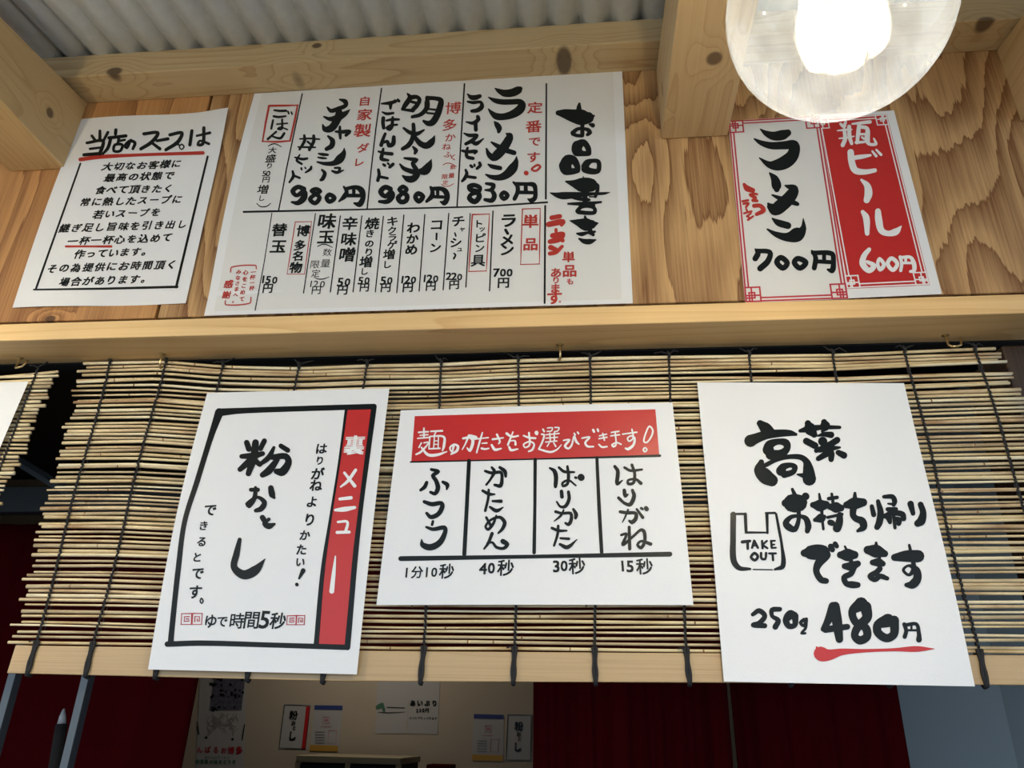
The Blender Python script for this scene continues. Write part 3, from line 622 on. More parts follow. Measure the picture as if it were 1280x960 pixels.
k.strokes('283,267,14 340,308,54 438,338,58|232,374,14 320,425,46 430,453,74 530,428,120 590,370,56 592,265,6', (930, 240), 8).done()
ram.ink('price', M_INK, 2).strokes('112,572,14 140,610,46 112,668,48|130,590,38 258,605,42 240,690,50 162,766,52|368,657,46 327,702,46 388,763,46 432,712,46 368,657,46|538,667,46 502,707,46 560,763,46 618,707,46 538,667,46|678,592,20 715,660,42 702,762,42|690,610,38 878,620,42 893,710,42 880,788,46 837,777,20|800,620,34 800,700,34|720,695,34 888,705,34', (930, 240), 8).done()
ram.ink('red_note', M_RED, 2, 'small red brush lettering').strokes('160,354,10 172,370,20 195,378,16|188,382,10 182,374,12|186,396,12 205,408,12|195,390,8 212,394,8|154,422,8 176,418,8|158,432,8 178,430,8 168,445,8|196,418,12 212,420,10|200,440,14 225,440,14 238,458,16 210,474,12|168,452,6 172,460,7|160,470,7 190,462,7|188,470,6 172,482,8|178,485,7 182,490,7|176,496,8 196,482,7', (880, 120), 3.2).done()

# ---- noodle-firmness sheet
nod = Sheet('firmness_notice', [(501, 513), (840.6, 503), (866.8, 756.4), (470.5, 756.4)], blindpt,
    'wide white notice with a red banner and four brushed columns, on the blind', off=.0008,
    bulge=lambda a, b: .0022*math.sin(a*6.5+.5)*math.sin(b*3.1)+.002*math.sin(math.pi*a))
NZ = (460, 490); s3 = 3.048
nod.ink('red_banner', M_BAND, 0, 'red banner').poly([tuple((NZ[0]+x/s3, NZ[1]+y/s3)) for x, y in ((178, 92), (640, 78), (1095, 66), (1110, 242), (640, 255), (165, 266))], 12).done()
nod.ink('frame_lines', M_INK, 1).strokes('162,267,6 640,256,5 1112,243,10|385,262,15 377,430,15 367,618,16|637,257,13 636,430,12 633,612,14|872,250,12 880,430,14 890,610,14|125,635,19 640,627,14 1150,618,19', NZ, s3, smooth=False).done()
k = nod.ink('banner_text', M_WINK, 2, 'white brush lettering')
k.strokes('187,245,14 283,238,14|240,203,14 240,300,14|202,275,12 280,268,12|177,305,12 290,296,12|215,350,12 190,395,12|240,350,12 288,345,11 210,440,18 162,465,14|215,395,14 280,468,24 370,470,24 468,438,10|310,235,14 423,230,16|360,240,12 345,270,12|300,290,12 290,408,12|300,285,12 438,290,18 440,380,22 425,428,12|345,290,10 337,400,10|385,290,10 382,400,10|345,330,9 385,330,9|345,365,9 385,365,9|290,410,12 400,405,14'
  '|540,370,22 520,440,14 500,400,14 540,365,14 580,385,22 568,430,22 512,463,14|632,305,18 700,298,20 730,330,26 700,428,22 672,402,12|690,275,18 650,370,12 622,418,8|705,278,22 755,300,36|777,310,12 883,298,12|825,247,12 800,330,16 767,448,14|820,355,10 868,352,14|817,405,18 850,413,16 888,406,12|927,315,18 1033,300,12|970,267,18 1000,340,16 987,358,12|917,372,18 950,418,24 1013,407,12|1067,257,22 1120,290,18 1183,280,14|1130,242,12 1080,370,18|1100,332,12 1150,330,14 1155,368,18|1092,392,18 1110,423,22 1178,412,12', (500, 510), 8)
k.strokes('32,247,12 80,265,16 138,270,14|80,222,14 85,330,14 45,353,12 32,325,12 90,300,12 125,322,14 110,372,16 77,388,12|147,222,30 149,230,24|205,192,14 215,210,14|192,235,12 215,240,14 200,300,14 167,368,12|177,370,14 270,393,16 330,370,12 368,328,6|245,180,10 288,178,10 280,205,10 242,210,10|310,175,10 348,178,10 335,205,10 307,212,10|232,240,10 348,228,10|232,270,10 333,262,10|265,225,10 270,300,10|305,220,10 305,295,10|227,305,10 328,295,10|260,312,9 242,343,9|300,312,10 318,343,12'
  '|387,290,11 440,285,14 400,340,18 430,363,14 460,330,14 482,252,12 500,300,18 523,323,12|482,227,12 490,240,14|512,217,12 520,230,12|552,270,12 618,262,14 580,310,16 600,343,16 653,345,12|650,197,18 658,213,18|690,192,16 695,208,16|707,250,11 768,235,11|702,275,11 773,262,11|735,227,10 750,288,12|702,327,12 730,350,14 773,345,12|812,220,11 878,210,12|807,250,11 883,240,12|845,212,11 853,330,12 830,345,16 817,330,12 860,310,11 898,325,12|912,235,11 1038,218,12|995,192,12 1005,270,12 970,298,12 955,270,11 990,250,12 1018,270,16 1008,330,18 960,368,22 937,360,12'
  '|1150,165,12 1120,220,12 1100,300,12 1125,310,12 1165,260,13 1180,200,13 1150,165,12|1110,355,12 1095,375,12 1110,392,12 1128,372,12 1110,355,12', (650, 510), 7.111).done()
A3, a3, B3, b3 = (510, 575), 7.68, (670, 570), 7.385
nod.ink('column_text', M_INK, 2).strokes('225,92,24 290,112,30 240,150,32 270,200,34 288,270,38 260,323,32 217,310,24|180,217,28 160,260,32 122,290,24|335,212,24 378,240,36 372,283,14|157,402,28 230,425,36 320,415,34 330,450,38 290,520,38 220,548,34 180,512,24|240,590,22 232,623,22|177,645,20 240,665,30 350,650,36 358,690,36 308,790,48 220,838,52 142,815,42 131,765,10', A3, a3).done()
nod.ink('column_text', M_INK, 2).strokes('742,107,22 800,125,26 890,120,26 903,170,26 888,248,32 832,240,22|805,72,20 830,110,28 790,190,20 752,238,18|882,72,24 930,110,32 938,158,22|717,296,22 780,328,28 833,330,14|775,287,20 770,370,22 742,488,22|812,395,18 893,397,30|787,452,20 850,488,32 913,456,10|752,552,20 800,640,26|848,535,16 820,610,24 770,668,24 745,640,20 790,580,20 880,550,26 928,600,32 908,660,28 867,703,16|808,707,28 770,800,24 732,853,16|762,800,18 810,792,20 850,838,24 920,848,26 953,810,34 912,782,42', A3, a3).done()
nod.ink('column_text', M_INK, 2).strokes('127,112,16 170,140,32 185,200,34 180,283,26 198,252,8|212,107,20 260,145,24 353,150,16|290,97,20 300,180,26 290,258,24 250,278,22 245,250,20 300,225,18 368,273,14|365,200,22 370,202,22|415,197,54 418,200,54|235,327,28 240,378,30|300,332,24 305,400,28 270,466,28 225,468,20 192,423,14|182,515,24 240,530,22 320,530,24 325,590,28 300,633,28 272,620,18|255,500,14 230,550,20 167,603,8|345,492,20 370,540,32 365,573,24|147,666,22 210,690,24 283,690,14|205,647,22 200,720,22 167,828,18|227,760,18 303,765,22|222,816,22 290,843,32 378,772,8', B3, b3).done()
nod.ink('column_text', M_INK, 2).strokes('727,97,24 755,140,30 750,258,28 798,226,10|817,107,20 870,135,22 978,126,18|885,82,22 910,160,24 900,248,24 852,258,22 850,225,18 920,215,20 968,253,28|815,317,28 825,368,30 848,356,14|890,317,24 905,370,32 870,448,32 820,438,24 762,387,24|777,515,24 840,525,26 920,530,26 920,580,32 885,613,32 862,600,20|850,497,16 820,570,14 797,613,8|930,492,18 985,568,26|970,482,20 983,490,20|1015,482,34 1022,492,34|860,657,24 865,858,26|787,730,20 835,720,20 802,818,26 900,740,20 970,682,24 998,700,28 1003,790,26 970,848,26 937,820,22 970,787,20 1058,813,28', B3, b3).done()
T5 = (490, 685); s5 = 3.556
for tx in ([('1', 65, 110, 46, .02), ('分', 112, 108, 50, .02), ('1', 155, 108, 46, .02), ('0', 188, 108, 42, .02), ('秒', 243, 103, 62, .02)], [('4', 405, 92, 52, .03), ('0', 442, 90, 48, .03), ('秒', 505, 88, 68, .02)], [('3', 730, 82, 54, .03), ('0', 765, 80, 48, .03), ('秒', 822, 80, 68, .02)], [('1', 1025, 80, 50, .03), ('5', 1058, 82, 54, .03), ('秒', 1122, 82, 68, .02)]):
    nod.ink('seconds_text', M_INK, 2).each(tx, T5, s5).done()

# ---- hidden-menu sheet
pw = Sheet('hidden_menu_notice', [(259, 491), (486.7, 485.4), (446, 843), (185, 836.8)], blindpt,
    'tall white notice with thick black frame and red band down its right side', off=.0008,
    bulge=lambda a, b: .009*math.sin(math.pi*b)*(1-a)**2+.003*math.sin(math.pi*b)*a*a)
PO = (180, 470); ps = 2.4615
pw.ink('red_band', M_BAND, 0, 'red band').poly([(PO[0]+x/ps, PO[1]+y/ps) for x, y in ((622, 103), (590, 330), (560, 530), (532, 828), (625, 832), (640, 640), (668, 390), (705, 97))], 10).done()
k = pw.ink('frame_lines', M_INK, 1).strokes('232,112,20 300,107,15 500,100,14 708,94,14|232,112,22 205,190,15 165,320,14 125,450,13 105,600,14 92,720,14 82,822,15|708,94,14 690,230,13 668,400,12 650,560,14 638,700,14 626,835,15|72,825,14 180,822,14 400,828,13 626,835,14', PO, ps)
k.strokes('622,105,7 600,270,6 575,430,7 550,600,11 530,828,13', PO, ps).done()
pw.ink('title', M_INK, 2).strokes('137,112,28 150,150,30|243,102,26 220,148,26|190,112,34 180,200,38 147,298,28|107,195,24 180,190,32 233,178,24|170,210,38 97,273,26|190,222,28 215,243,26|300,142,16 270,200,28 217,243,20|342,132,24 383,158,26|292,200,28 370,195,32 388,230,34 350,288,42 317,285,30|320,215,26 270,280,38 232,306,28|162,395,20 203,395,22|190,382,16 185,440,24 152,493,22 140,480,20 200,440,16 243,470,26 225,508,28 192,520,20|282,384,28 290,425,32 302,443,14|232,562,28 250,590,26|270,572,18 242,600,20 270,613,32 303,601,14|95,694,20 76,780,32 62,860,34 120,905,46 188,878,46 248,810,4', (280, 530), 4.8).done()
k = pw.ink('band_text', M_WINK, 2, 'white brush lettering')
k.strokes('413,252,14 370,312,14 332,343,8|352,267,12 408,338,16|327,410,14 388,403,16|302,470,12 350,466,22 408,456,14|317,535,11 368,535,12 358,590,14|312,592,14 378,590,14|303,722,6 295,800,16 283,913,22', (350, 530), 4.364)
k.glyph('裏', 350+407/4.364, 530+115/4.364, 26, .045).done()
pw.ink('side_text', M_INK, 2).each([('は', 228, 135, 60), ('り', 218, 200, 48), ('が', 207, 270, 66), ('ね', 198, 335, 64), ('よ', 175, 425, 60), ('り', 163, 522, 66), ('か', 137, 607, 54), ('た', 118, 685, 56), ('い', 112, 755, 50)], (350, 530), 4.364, .032).strokes('127,800,22 105,843,10|92,875,16 93,876,16', (350, 530), 4.364).done()
pw.ink('side_text', M_INK, 2).each([('で', 335, 95, 80), ('き', 292, 198, 60), ('る', 278, 305, 64), ('と', 250, 408, 62), ('で', 252, 518, 78), ('す', 237, 640, 84)], (200, 620), 5.333, .028).strokes('278,682,8 268,700,8 278,716,8 289,700,8 278,682,8', (200, 620), 5.333).done()
pw.ink('bottom_text', M_INK, 2).each([('ゆ', 340, 835, 84, .02), ('で', 415, 838, 70, .02), ('時', 515, 832, 94, .015), ('間', 612, 828, 106, .015), ('5', 698, 825, 120, .02), ('秒', 787, 832, 100, .02)], (200, 620), 5.333).done()
k = pw.ink('scroll_marks', M_DRED, 2, 'small crimson square spirals')
for (x, w_) in ((145, 68), (218, 64), (850, 60), (912, 54)):
    y0, y1 = (783, 856) if x < 800 else (797, 858); W2 = w_; h2 = y1-y0
    if x in (145, 850): ppp = [(x+W2, y0), (x, y0+2), (x-4, y1), (x+W2-4, y1), (x+W2, y0), (x+W2, y0)]; sp = [(x+W2*.75, y0+h2*.28), (x+W2*.28, y0+h2*.3), (x+W2*.25, y0+h2*.72), (x+W2*.72, y0+h2*.7), (x+W2*.7, y0+h2*.5), (x+W2*.45, y0+h2*.5)]
    else: ppp = [(x, y0), (x+W2, y0), (x+W2-4, y1), (x-3, y1), (x, y0)]; sp = [(x+W2*.22, y0+h2*.75), (x+W2*.25, y0+h2*.28), (x+W2*.72, y0+h2*.3), (x+W2*.7, y0+h2*.7), (x+W2*.5, y0+h2*.7), (x+W2*.5, y0+h2*.5)]
    for P_ in (ppp, sp): k.strokes(' '.join('%g,%g,7' % p_ for p_ in P_), (200, 620), 5.333, smooth=False)
k.done()

# ---- takeout sheet
tk = Sheet('takeout_notice', [(871.5, 478), (1130, 479), (1218.7, 858), (904.8, 852)], blindpt,
    'tall white takeout notice with a drawn carrier bag, on the right end of the blind', off=.0008,
    bulge=lambda a, b: .0035*math.sin(a*5+b*2)*math.sin(math.pi*b)+.004*math.sin(math.pi*b)*a*a)
k = tk.ink('title', M_INK, 2)
k.strokes('240,315,56 290,360,94 330,400,94|143,490,102 200,465,84 300,430,74 420,415,64 540,412,50 600,425,24|322,580,94 335,530,76 420,497,50 500,512,64 508,570,56 440,623,74 345,628,84|252,702,46 242,780,104 300,850,122 358,885,100|300,730,38 400,680,36 520,650,38 640,652,46 698,690,54 720,760,84 732,870,112|612,825,14 680,838,46|450,790,84 470,752,64 540,732,42 588,750,46 570,800,46 482,828,56'
  '|640,390,30 720,372,54 850,355,42 1036,355,28|718,315,54 740,370,100 780,425,56|880,303,52 890,340,84 860,398,20|812,440,14 880,425,38 950,430,54|702,492,56 790,538,56|865,495,76 867,496,76|1010,482,54 930,530,50 802,588,38|832,580,46 950,565,46 1038,556,18|920,560,54 950,620,56 950,675,46|898,622,54 822,668,42|1022,607,46 1078,635,56', (920, 490), 8, 1.22).done()
k = tk.ink('brush_text', M_INK, 2)
k.strokes('130,75,20 150,120,28|74,185,50 130,185,116 180,185,112 216,180,56|180,230,28 180,320,28 150,395,36 102,378,46 78,345,42 120,297,28 190,290,24 238,310,36 258,370,42 250,408,34|235,130,48 238,133,48|345,112,14 352,160,22|294,200,38 350,205,78 398,200,54|365,240,22 370,320,18 378,393,18|312,320,28 360,305,60 383,295,30|445,112,18 455,180,22|420,150,24 488,140,24|432,215,42 480,220,70 518,225,46|412,300,20 528,275,20|510,280,38 505,340,50 487,386,56|432,340,38 448,345,38|630,107,20 630,170,38|564,200,46 620,190,78 696,180,54|620,210,46 615,280,42 640,310,42 688,330,50 698,378,46 652,408,20'
  '|765,212,28 780,278,34|815,172,28 835,260,42 825,340,46 807,378,38|862,135,24 930,135,32 948,170,34 940,198,28|895,190,12 948,195,18|892,235,28 958,235,28|872,290,34 930,265,36 1010,275,38 1018,308,38|900,300,44 910,338,28|940,285,22 950,383,22|945,310,28 983,320,36 980,348,34|1075,192,42 1095,268,30|1155,197,38 1175,260,42 1160,328,56 1132,348,46', (970, 600), 6.4, 1.24).done()
k = tk.ink('brush_text', M_INK, 2)
k.strokes('225,585,48 280,580,92 370,580,96 398,600,64 340,668,54 322,730,42 360,798,42 400,808,38|437,532,38 450,558,36|472,512,34 485,530,30|550,532,14 570,570,18|514,600,46 570,600,82 626,600,54|600,650,28 600,670,28|547,690,38 600,690,60 653,670,42|620,700,42 600,748,38 544,780,38 562,828,38 610,838,46 653,840,38|800,502,16 800,530,28|732,560,54 800,570,84 868,590,46|825,620,22 830,720,28|772,660,38 820,660,56 853,670,38|830,710,36 800,740,36 752,770,36 790,798,34 830,770,36 888,788,28|1065,522,18 1075,570,22|947,620,46 1040,610,74 1136,610,80|1095,650,28 1100,720,34 1060,760,20 1017,720,20 1060,685,18 1120,720,46 1128,790,56 1090,836,56 1042,840,28', (970, 600), 6.4, 1.24).done()
k = tk.ink('bag_drawing', M_INK, 2, 'black outline drawing of a carrier bag'); k.strokes('132,105,48 130,350,48 135,560,52 190,640,42 300,650,20|112,100,18 248,100,20|252,102,28 260,268,26|257,285,20 478,286,14|474,290,20 468,102,28|457,92,18 548,90,20|560,100,20 590,260,24 618,420,24 628,620,42 547,655,18|332,655,10 523,658,10', (900, 630), 8, smooth=True).done()
tk.ink('bag_text', M_INK, 2).strokes('222,380,28 298,371,24|275,380,24 277,448,22|342,370,24 320,438,20|342,370,24 378,438,20|332,417,14 370,417,14|420,370,20 425,443,20|468,370,18 432,408,18 473,443,18|510,370,20 517,438,20|510,371,16 548,368,16|510,407,15 543,406,15|517,440,16 558,438,16|345,492,24 310,532,24 348,563,24 378,527,24 345,492,24|410,492,22 415,545,22 452,550,20 460,492,22|490,495,18 558,495,18|525,495,20 530,563,20', (900, 630), 8).done()
k = tk.ink('price', M_INK, 2)
k.strokes('58,150,22 100,125,28 138,160,28 100,208,28 62,220,28 138,225,28|238,115,26 187,120,28 187,160,22 228,190,28 208,233,32|338,150,30 310,150,50 280,190,38 300,228,32 338,220,30 340,160,38|400,185,22 375,205,18 398,225,18 415,192,20|415,180,18 410,240,16 382,275,13 408,275,13'
  '|592,95,48 560,190,42 527,248,28|542,250,38 688,232,32|607,95,50 620,200,56 635,315,42|780,80,74 722,130,46 742,200,42 810,240,46 818,298,46 770,323,46 737,290,42 760,230,46 818,170,54 810,100,64|958,190,74 892,220,50 892,270,46 950,308,46 998,280,46 1000,190,54|1067,215,22 1080,260,22 1070,298,24|1077,220,20 1148,215,20 1165,280,24 1165,318,32|1115,225,12 1115,250,12|1087,255,12 1148,255,12', (930, 740), 5.333, 1.22).done()
tk.ink('underline', M_BAND, 2, 'red brush underline').strokes('484,368,10 510,410,78 560,420,64 650,400,38 800,392,20 1000,385,18 1150,380,32 1268,379,3', (930, 740), 5.333).done()
# ---- blank corner of a sheet on the neighbouring blind
bk = Sheet('blank_sheet', [(-90, 480), (35.5, 477), (-38, 648), (-180, 652)], blindpt,
    'plain white corner of a sheet cut off by the left edge of the picture', off=.0008)

# ---- posters on the wall behind
BW = 4.6
def backpt(x, y, o=0): return at(x, y, BW-.002-o)
class Flat(Sheet): pass
def backposter(name, c, label, grp=None):
    s = Sheet(name, c, backpt, label, off=.001, group=grp, paper=M_PAPER_DIM); return s
M_PBLUE = flat('blue print', (.03, .05, .22), .5); M_PYEL = flat('yellow print', (.55, .30, .05), .5); M_PPINK = flat('pink print', (.5, .22, .24), .5); M_PGREEN = flat('green print', (.05, .16, .10), .5)
def L(s, nm, mat, txt, lab=None, sm=False, lay=20):
    k = s.ink(nm, mat, lay, lab); k.strokes(txt, smooth=sm); k.done()
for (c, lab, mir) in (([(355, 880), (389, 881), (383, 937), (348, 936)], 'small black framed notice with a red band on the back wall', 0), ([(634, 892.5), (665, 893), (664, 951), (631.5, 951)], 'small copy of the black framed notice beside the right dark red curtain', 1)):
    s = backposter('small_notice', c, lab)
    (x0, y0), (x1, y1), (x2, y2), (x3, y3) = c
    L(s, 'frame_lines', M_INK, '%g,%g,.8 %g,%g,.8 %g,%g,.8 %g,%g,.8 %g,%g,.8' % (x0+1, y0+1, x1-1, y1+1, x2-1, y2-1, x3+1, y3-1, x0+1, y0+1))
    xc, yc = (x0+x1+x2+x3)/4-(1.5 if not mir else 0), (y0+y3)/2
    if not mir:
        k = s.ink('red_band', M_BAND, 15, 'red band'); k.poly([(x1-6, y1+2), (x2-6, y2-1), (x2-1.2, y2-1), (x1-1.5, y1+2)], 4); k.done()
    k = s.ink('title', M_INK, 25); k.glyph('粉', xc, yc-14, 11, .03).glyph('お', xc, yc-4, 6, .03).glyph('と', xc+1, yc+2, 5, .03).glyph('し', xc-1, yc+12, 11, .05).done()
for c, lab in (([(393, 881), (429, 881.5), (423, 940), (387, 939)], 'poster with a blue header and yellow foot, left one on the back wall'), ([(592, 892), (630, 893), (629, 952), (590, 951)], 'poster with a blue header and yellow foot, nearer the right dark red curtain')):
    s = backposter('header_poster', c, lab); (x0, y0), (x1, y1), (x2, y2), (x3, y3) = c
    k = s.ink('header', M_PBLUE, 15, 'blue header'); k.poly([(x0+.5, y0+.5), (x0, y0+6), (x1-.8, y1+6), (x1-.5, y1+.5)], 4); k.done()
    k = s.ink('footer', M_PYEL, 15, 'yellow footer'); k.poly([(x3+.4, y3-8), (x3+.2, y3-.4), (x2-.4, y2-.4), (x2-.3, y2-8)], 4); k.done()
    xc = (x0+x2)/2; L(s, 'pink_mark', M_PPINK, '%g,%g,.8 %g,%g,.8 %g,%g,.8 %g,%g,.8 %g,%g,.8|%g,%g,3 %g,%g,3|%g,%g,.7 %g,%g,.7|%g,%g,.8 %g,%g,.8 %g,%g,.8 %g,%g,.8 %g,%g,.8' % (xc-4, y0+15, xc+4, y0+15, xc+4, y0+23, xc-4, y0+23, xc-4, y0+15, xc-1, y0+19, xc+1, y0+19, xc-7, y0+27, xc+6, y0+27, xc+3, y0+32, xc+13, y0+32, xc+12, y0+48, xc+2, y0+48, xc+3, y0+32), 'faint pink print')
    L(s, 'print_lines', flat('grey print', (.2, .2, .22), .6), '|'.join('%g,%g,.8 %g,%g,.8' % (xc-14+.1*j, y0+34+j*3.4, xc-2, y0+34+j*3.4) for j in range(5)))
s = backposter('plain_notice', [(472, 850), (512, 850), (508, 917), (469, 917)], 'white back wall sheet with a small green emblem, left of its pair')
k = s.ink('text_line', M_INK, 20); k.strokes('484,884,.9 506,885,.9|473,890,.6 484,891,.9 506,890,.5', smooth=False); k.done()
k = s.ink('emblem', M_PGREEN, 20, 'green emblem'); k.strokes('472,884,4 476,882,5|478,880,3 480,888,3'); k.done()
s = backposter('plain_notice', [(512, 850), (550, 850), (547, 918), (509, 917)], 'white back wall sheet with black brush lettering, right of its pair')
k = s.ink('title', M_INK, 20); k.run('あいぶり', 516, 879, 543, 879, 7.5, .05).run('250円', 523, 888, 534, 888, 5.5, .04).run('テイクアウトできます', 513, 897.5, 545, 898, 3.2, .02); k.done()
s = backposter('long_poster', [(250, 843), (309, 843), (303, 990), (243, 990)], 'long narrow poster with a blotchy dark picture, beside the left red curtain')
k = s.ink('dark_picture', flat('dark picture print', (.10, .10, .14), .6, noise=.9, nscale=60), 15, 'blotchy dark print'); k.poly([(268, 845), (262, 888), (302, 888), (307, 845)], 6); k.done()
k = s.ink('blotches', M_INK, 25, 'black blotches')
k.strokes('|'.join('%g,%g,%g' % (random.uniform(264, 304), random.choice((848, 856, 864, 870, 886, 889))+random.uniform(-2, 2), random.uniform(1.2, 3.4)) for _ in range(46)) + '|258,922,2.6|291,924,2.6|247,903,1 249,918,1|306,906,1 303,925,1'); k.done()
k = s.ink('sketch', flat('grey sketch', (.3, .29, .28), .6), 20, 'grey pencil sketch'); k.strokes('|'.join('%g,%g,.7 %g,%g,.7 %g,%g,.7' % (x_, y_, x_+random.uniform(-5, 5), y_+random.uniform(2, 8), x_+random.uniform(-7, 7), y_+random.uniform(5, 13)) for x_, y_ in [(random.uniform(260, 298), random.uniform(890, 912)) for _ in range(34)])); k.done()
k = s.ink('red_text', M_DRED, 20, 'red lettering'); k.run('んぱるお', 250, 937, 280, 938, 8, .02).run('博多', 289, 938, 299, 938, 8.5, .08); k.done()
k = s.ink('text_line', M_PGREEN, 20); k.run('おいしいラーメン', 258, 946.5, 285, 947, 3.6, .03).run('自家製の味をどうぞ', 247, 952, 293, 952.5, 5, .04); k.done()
# glazed cabinet top and a small red box below it
def cab():
    a, b_ = at(374, 944, 4.0), at(500, 936, 4.0); x0, x1, zt = a.x, b_.x, a.z
    r = empty('glazed_cabinet', ((x0+x1)/2, 4.2, 0)); tag(r, 'beige framed glass cabinet whose top edge shows at the bottom of the picture', 'cabinet')
    mf = flat('beige frame', (.38, .33, .22), .6); gm = flat('dark cabinet glass', (.05, .065, .075), .15)
    m = MB(); m.box((x0, 4.02, 0), (x1, 4.45, zt-.03)); m.build('body', M_DARK, r)
    m = MB(); m.box((x0-.01, 3.99, zt-.03), (x1+.01, 4.46, zt)); bevel(m.build('top_board', mf, r), .003)
    w3 = (x1-x0)/2
    for i in range(3):
        x = x0+w3*i; m = MB(); m.box((x-.012, 3.99, 0), (x+.012, 4.02, zt-.03)); m.build('stile', mf, r)
    for i in range(2):
        m = MB(); m.box((x0+w3*i+.012, 4.0, .1), (x0+w3*(i+1)-.012, 4.01, zt-.04)); m.build('glass_door', gm, r)
cab()
a, b_ = at(533, 955.5, 4.2), at(564, 955.5, 4.2); m = MB(); m.box((a.x, 4.2, 0), (b_.x, 4.35, a.z))
tag(bevel(m.build('red_box', M_CURTAIN, origin=((a.x+b_.x)/2, 4.27, 0)), .004), 'dark red box top just showing at the bottom edge, right of the cabinet', 'box')


# ------------------------------------------------------------------ reed blinds
M_REED = []
for i, (a, b) in enumerate((((.76, .62, .36), (.48, .33, .15)), ((.86, .76, .52), (.62, .47, .25)), ((.62, .50, .30), (.34, .24, .13)), ((.80, .64, .38), (.38, .23, .11)))):
    m, n, l, bs = nt('reed '+str(i)); oi = n.new('ShaderNodeObjectInfo'); geo = n.new('ShaderNodeNewGeometry')
    mp = n.new('ShaderNodeMapping'); mp.inputs['Scale'].default_value = (14, 40, 40); l.new(geo.outputs['Position'], mp.inputs[0])
    mu = n.new('ShaderNodeMath'); mu.operation = 'MULTIPLY'; mu.inputs[1].default_value = 50; l.new(oi.outputs['Random'], mu.inputs[0])
    cmb = n.new('ShaderNodeCombineXYZ'); l.new(mu.outputs[0], cmb.inputs[0]); ad = n.new('ShaderNodeVectorMath'); l.new(mp.outputs[0], ad.inputs[0]); l.new(cmb.outputs[0], ad.inputs[1])
    no = n.new('ShaderNodeTexNoise'); no.inputs['Scale'].default_value = 1; no.inputs['Detail'].default_value = 3; l.new(ad.outputs[0], no.inputs[0])
    mr = n.new('ShaderNodeMapRange'); mr.inputs[1].default_value = .38; mr.inputs[2].default_value = .66; l.new(no.outputs[0], mr.inputs[0])
    mx = n.new('ShaderNodeMix'); mx.data_type = 'RGBA'; mx.inputs[6].default_value = (*a, 1); mx.inputs[7].default_value = (*b, 1); l.new(mr.outputs[0], mx.inputs[0])
    l.new(mx.outputs[2], bs.inputs['Base Color']); bs.inputs['Roughness'].default_value = .38
    M_REED.append(m)
M_NODE = flat('reed joint', (.22, .12, .06), .6)
M_SLAT = wood('bamboo slat', (.50, .345, .175), (.36, .23, .105), (.8, 60, 60), rings=3, nscale=2, contrast=.5, fibre=(6, 500, 900), rough=.35, seed=4)

def polyf(pts):
    def f(x):
        if x <= pts[0][0]: a, b = pts[0], pts[1]
        elif x >= pts[-1][0]: a, b = pts[-2], pts[-1]
        else:
            for a, b in zip(pts, pts[1:]):
                if a[0] <= x <= b[0]: break
        return a[1]+(b[1]-a[1])*(x-a[0])/(b[0]-a[0])
    return f
TOPC = [blindpt(x, y) for x, y in ((103, 444), (203, 447), (275, 455), (373, 457), (460, 454), (552, 453), (647, 449), (738, 446), (836, 444), (938, 442), (1045, 441), (1140, 437), (1252, 433))]
topf = polyf([(p.x, min(p.z, Z(.3915))) for p in TOPC])
BOTC = [blindpt(x, y) for x, y in ((8, 802), (480, 809), (920, 812), (1278, 814))]
botf = polyf([(p.x, p.z) for p in BOTC])
SB = [blindpt(x, y) for x, y in ((4, 841), (420, 851), (920, 853), (1278, 856))]
slatf = polyf([(p.x, p.z) for p in SB])
def bladeY(z, o=0): return BD + BS*(z-H) + .0066 - o
def reed_mesh(xl, xr, zf, r, segs, warp, yoff=0):
    b = MB(); pts = []; rs = []
    ph = [random.uniform(0, 6.28) for _ in range(3)]; fr_ = [random.uniform(4, 9), random.uniform(12, 22), random.uniform(25, 40)]
    for i in range(segs+1):
        x = xl+(xr-xl)*i/segs
        z = zf(x) + warp*(math.sin(x*fr_[0]+ph[0])*.6+math.sin(x*fr_[1]+ph[1])*.35+math.sin(x*fr_[2]+ph[2])*.15)
        pts.append((x, bladeY(z)+yoff+warp*.5*math.sin(x*fr_[1]+ph[2]), z)); rs.append(r*(1+.12*math.sin(x*fr_[0]*1.7+ph[1])))
    b.tube(pts, rs, 6); return b, pts
NR = 63
bl = empty('reed_blind', tuple((TOPC[0]+TOPC[-1])/2))
tag(bl, 'wide reed blind tied with black cords, carrying the three lower notices', 'blind')
xl_t, xl_b = TOPC[0].x, BOTC[0].x
xr_t = TOPC[-1].x; RE = polyf([(blindpt(x, y).z, blindpt(x, y).x) for x, y in ((1278, 590), (1262, 500), (1252, 436))][::1])
Z_R = []
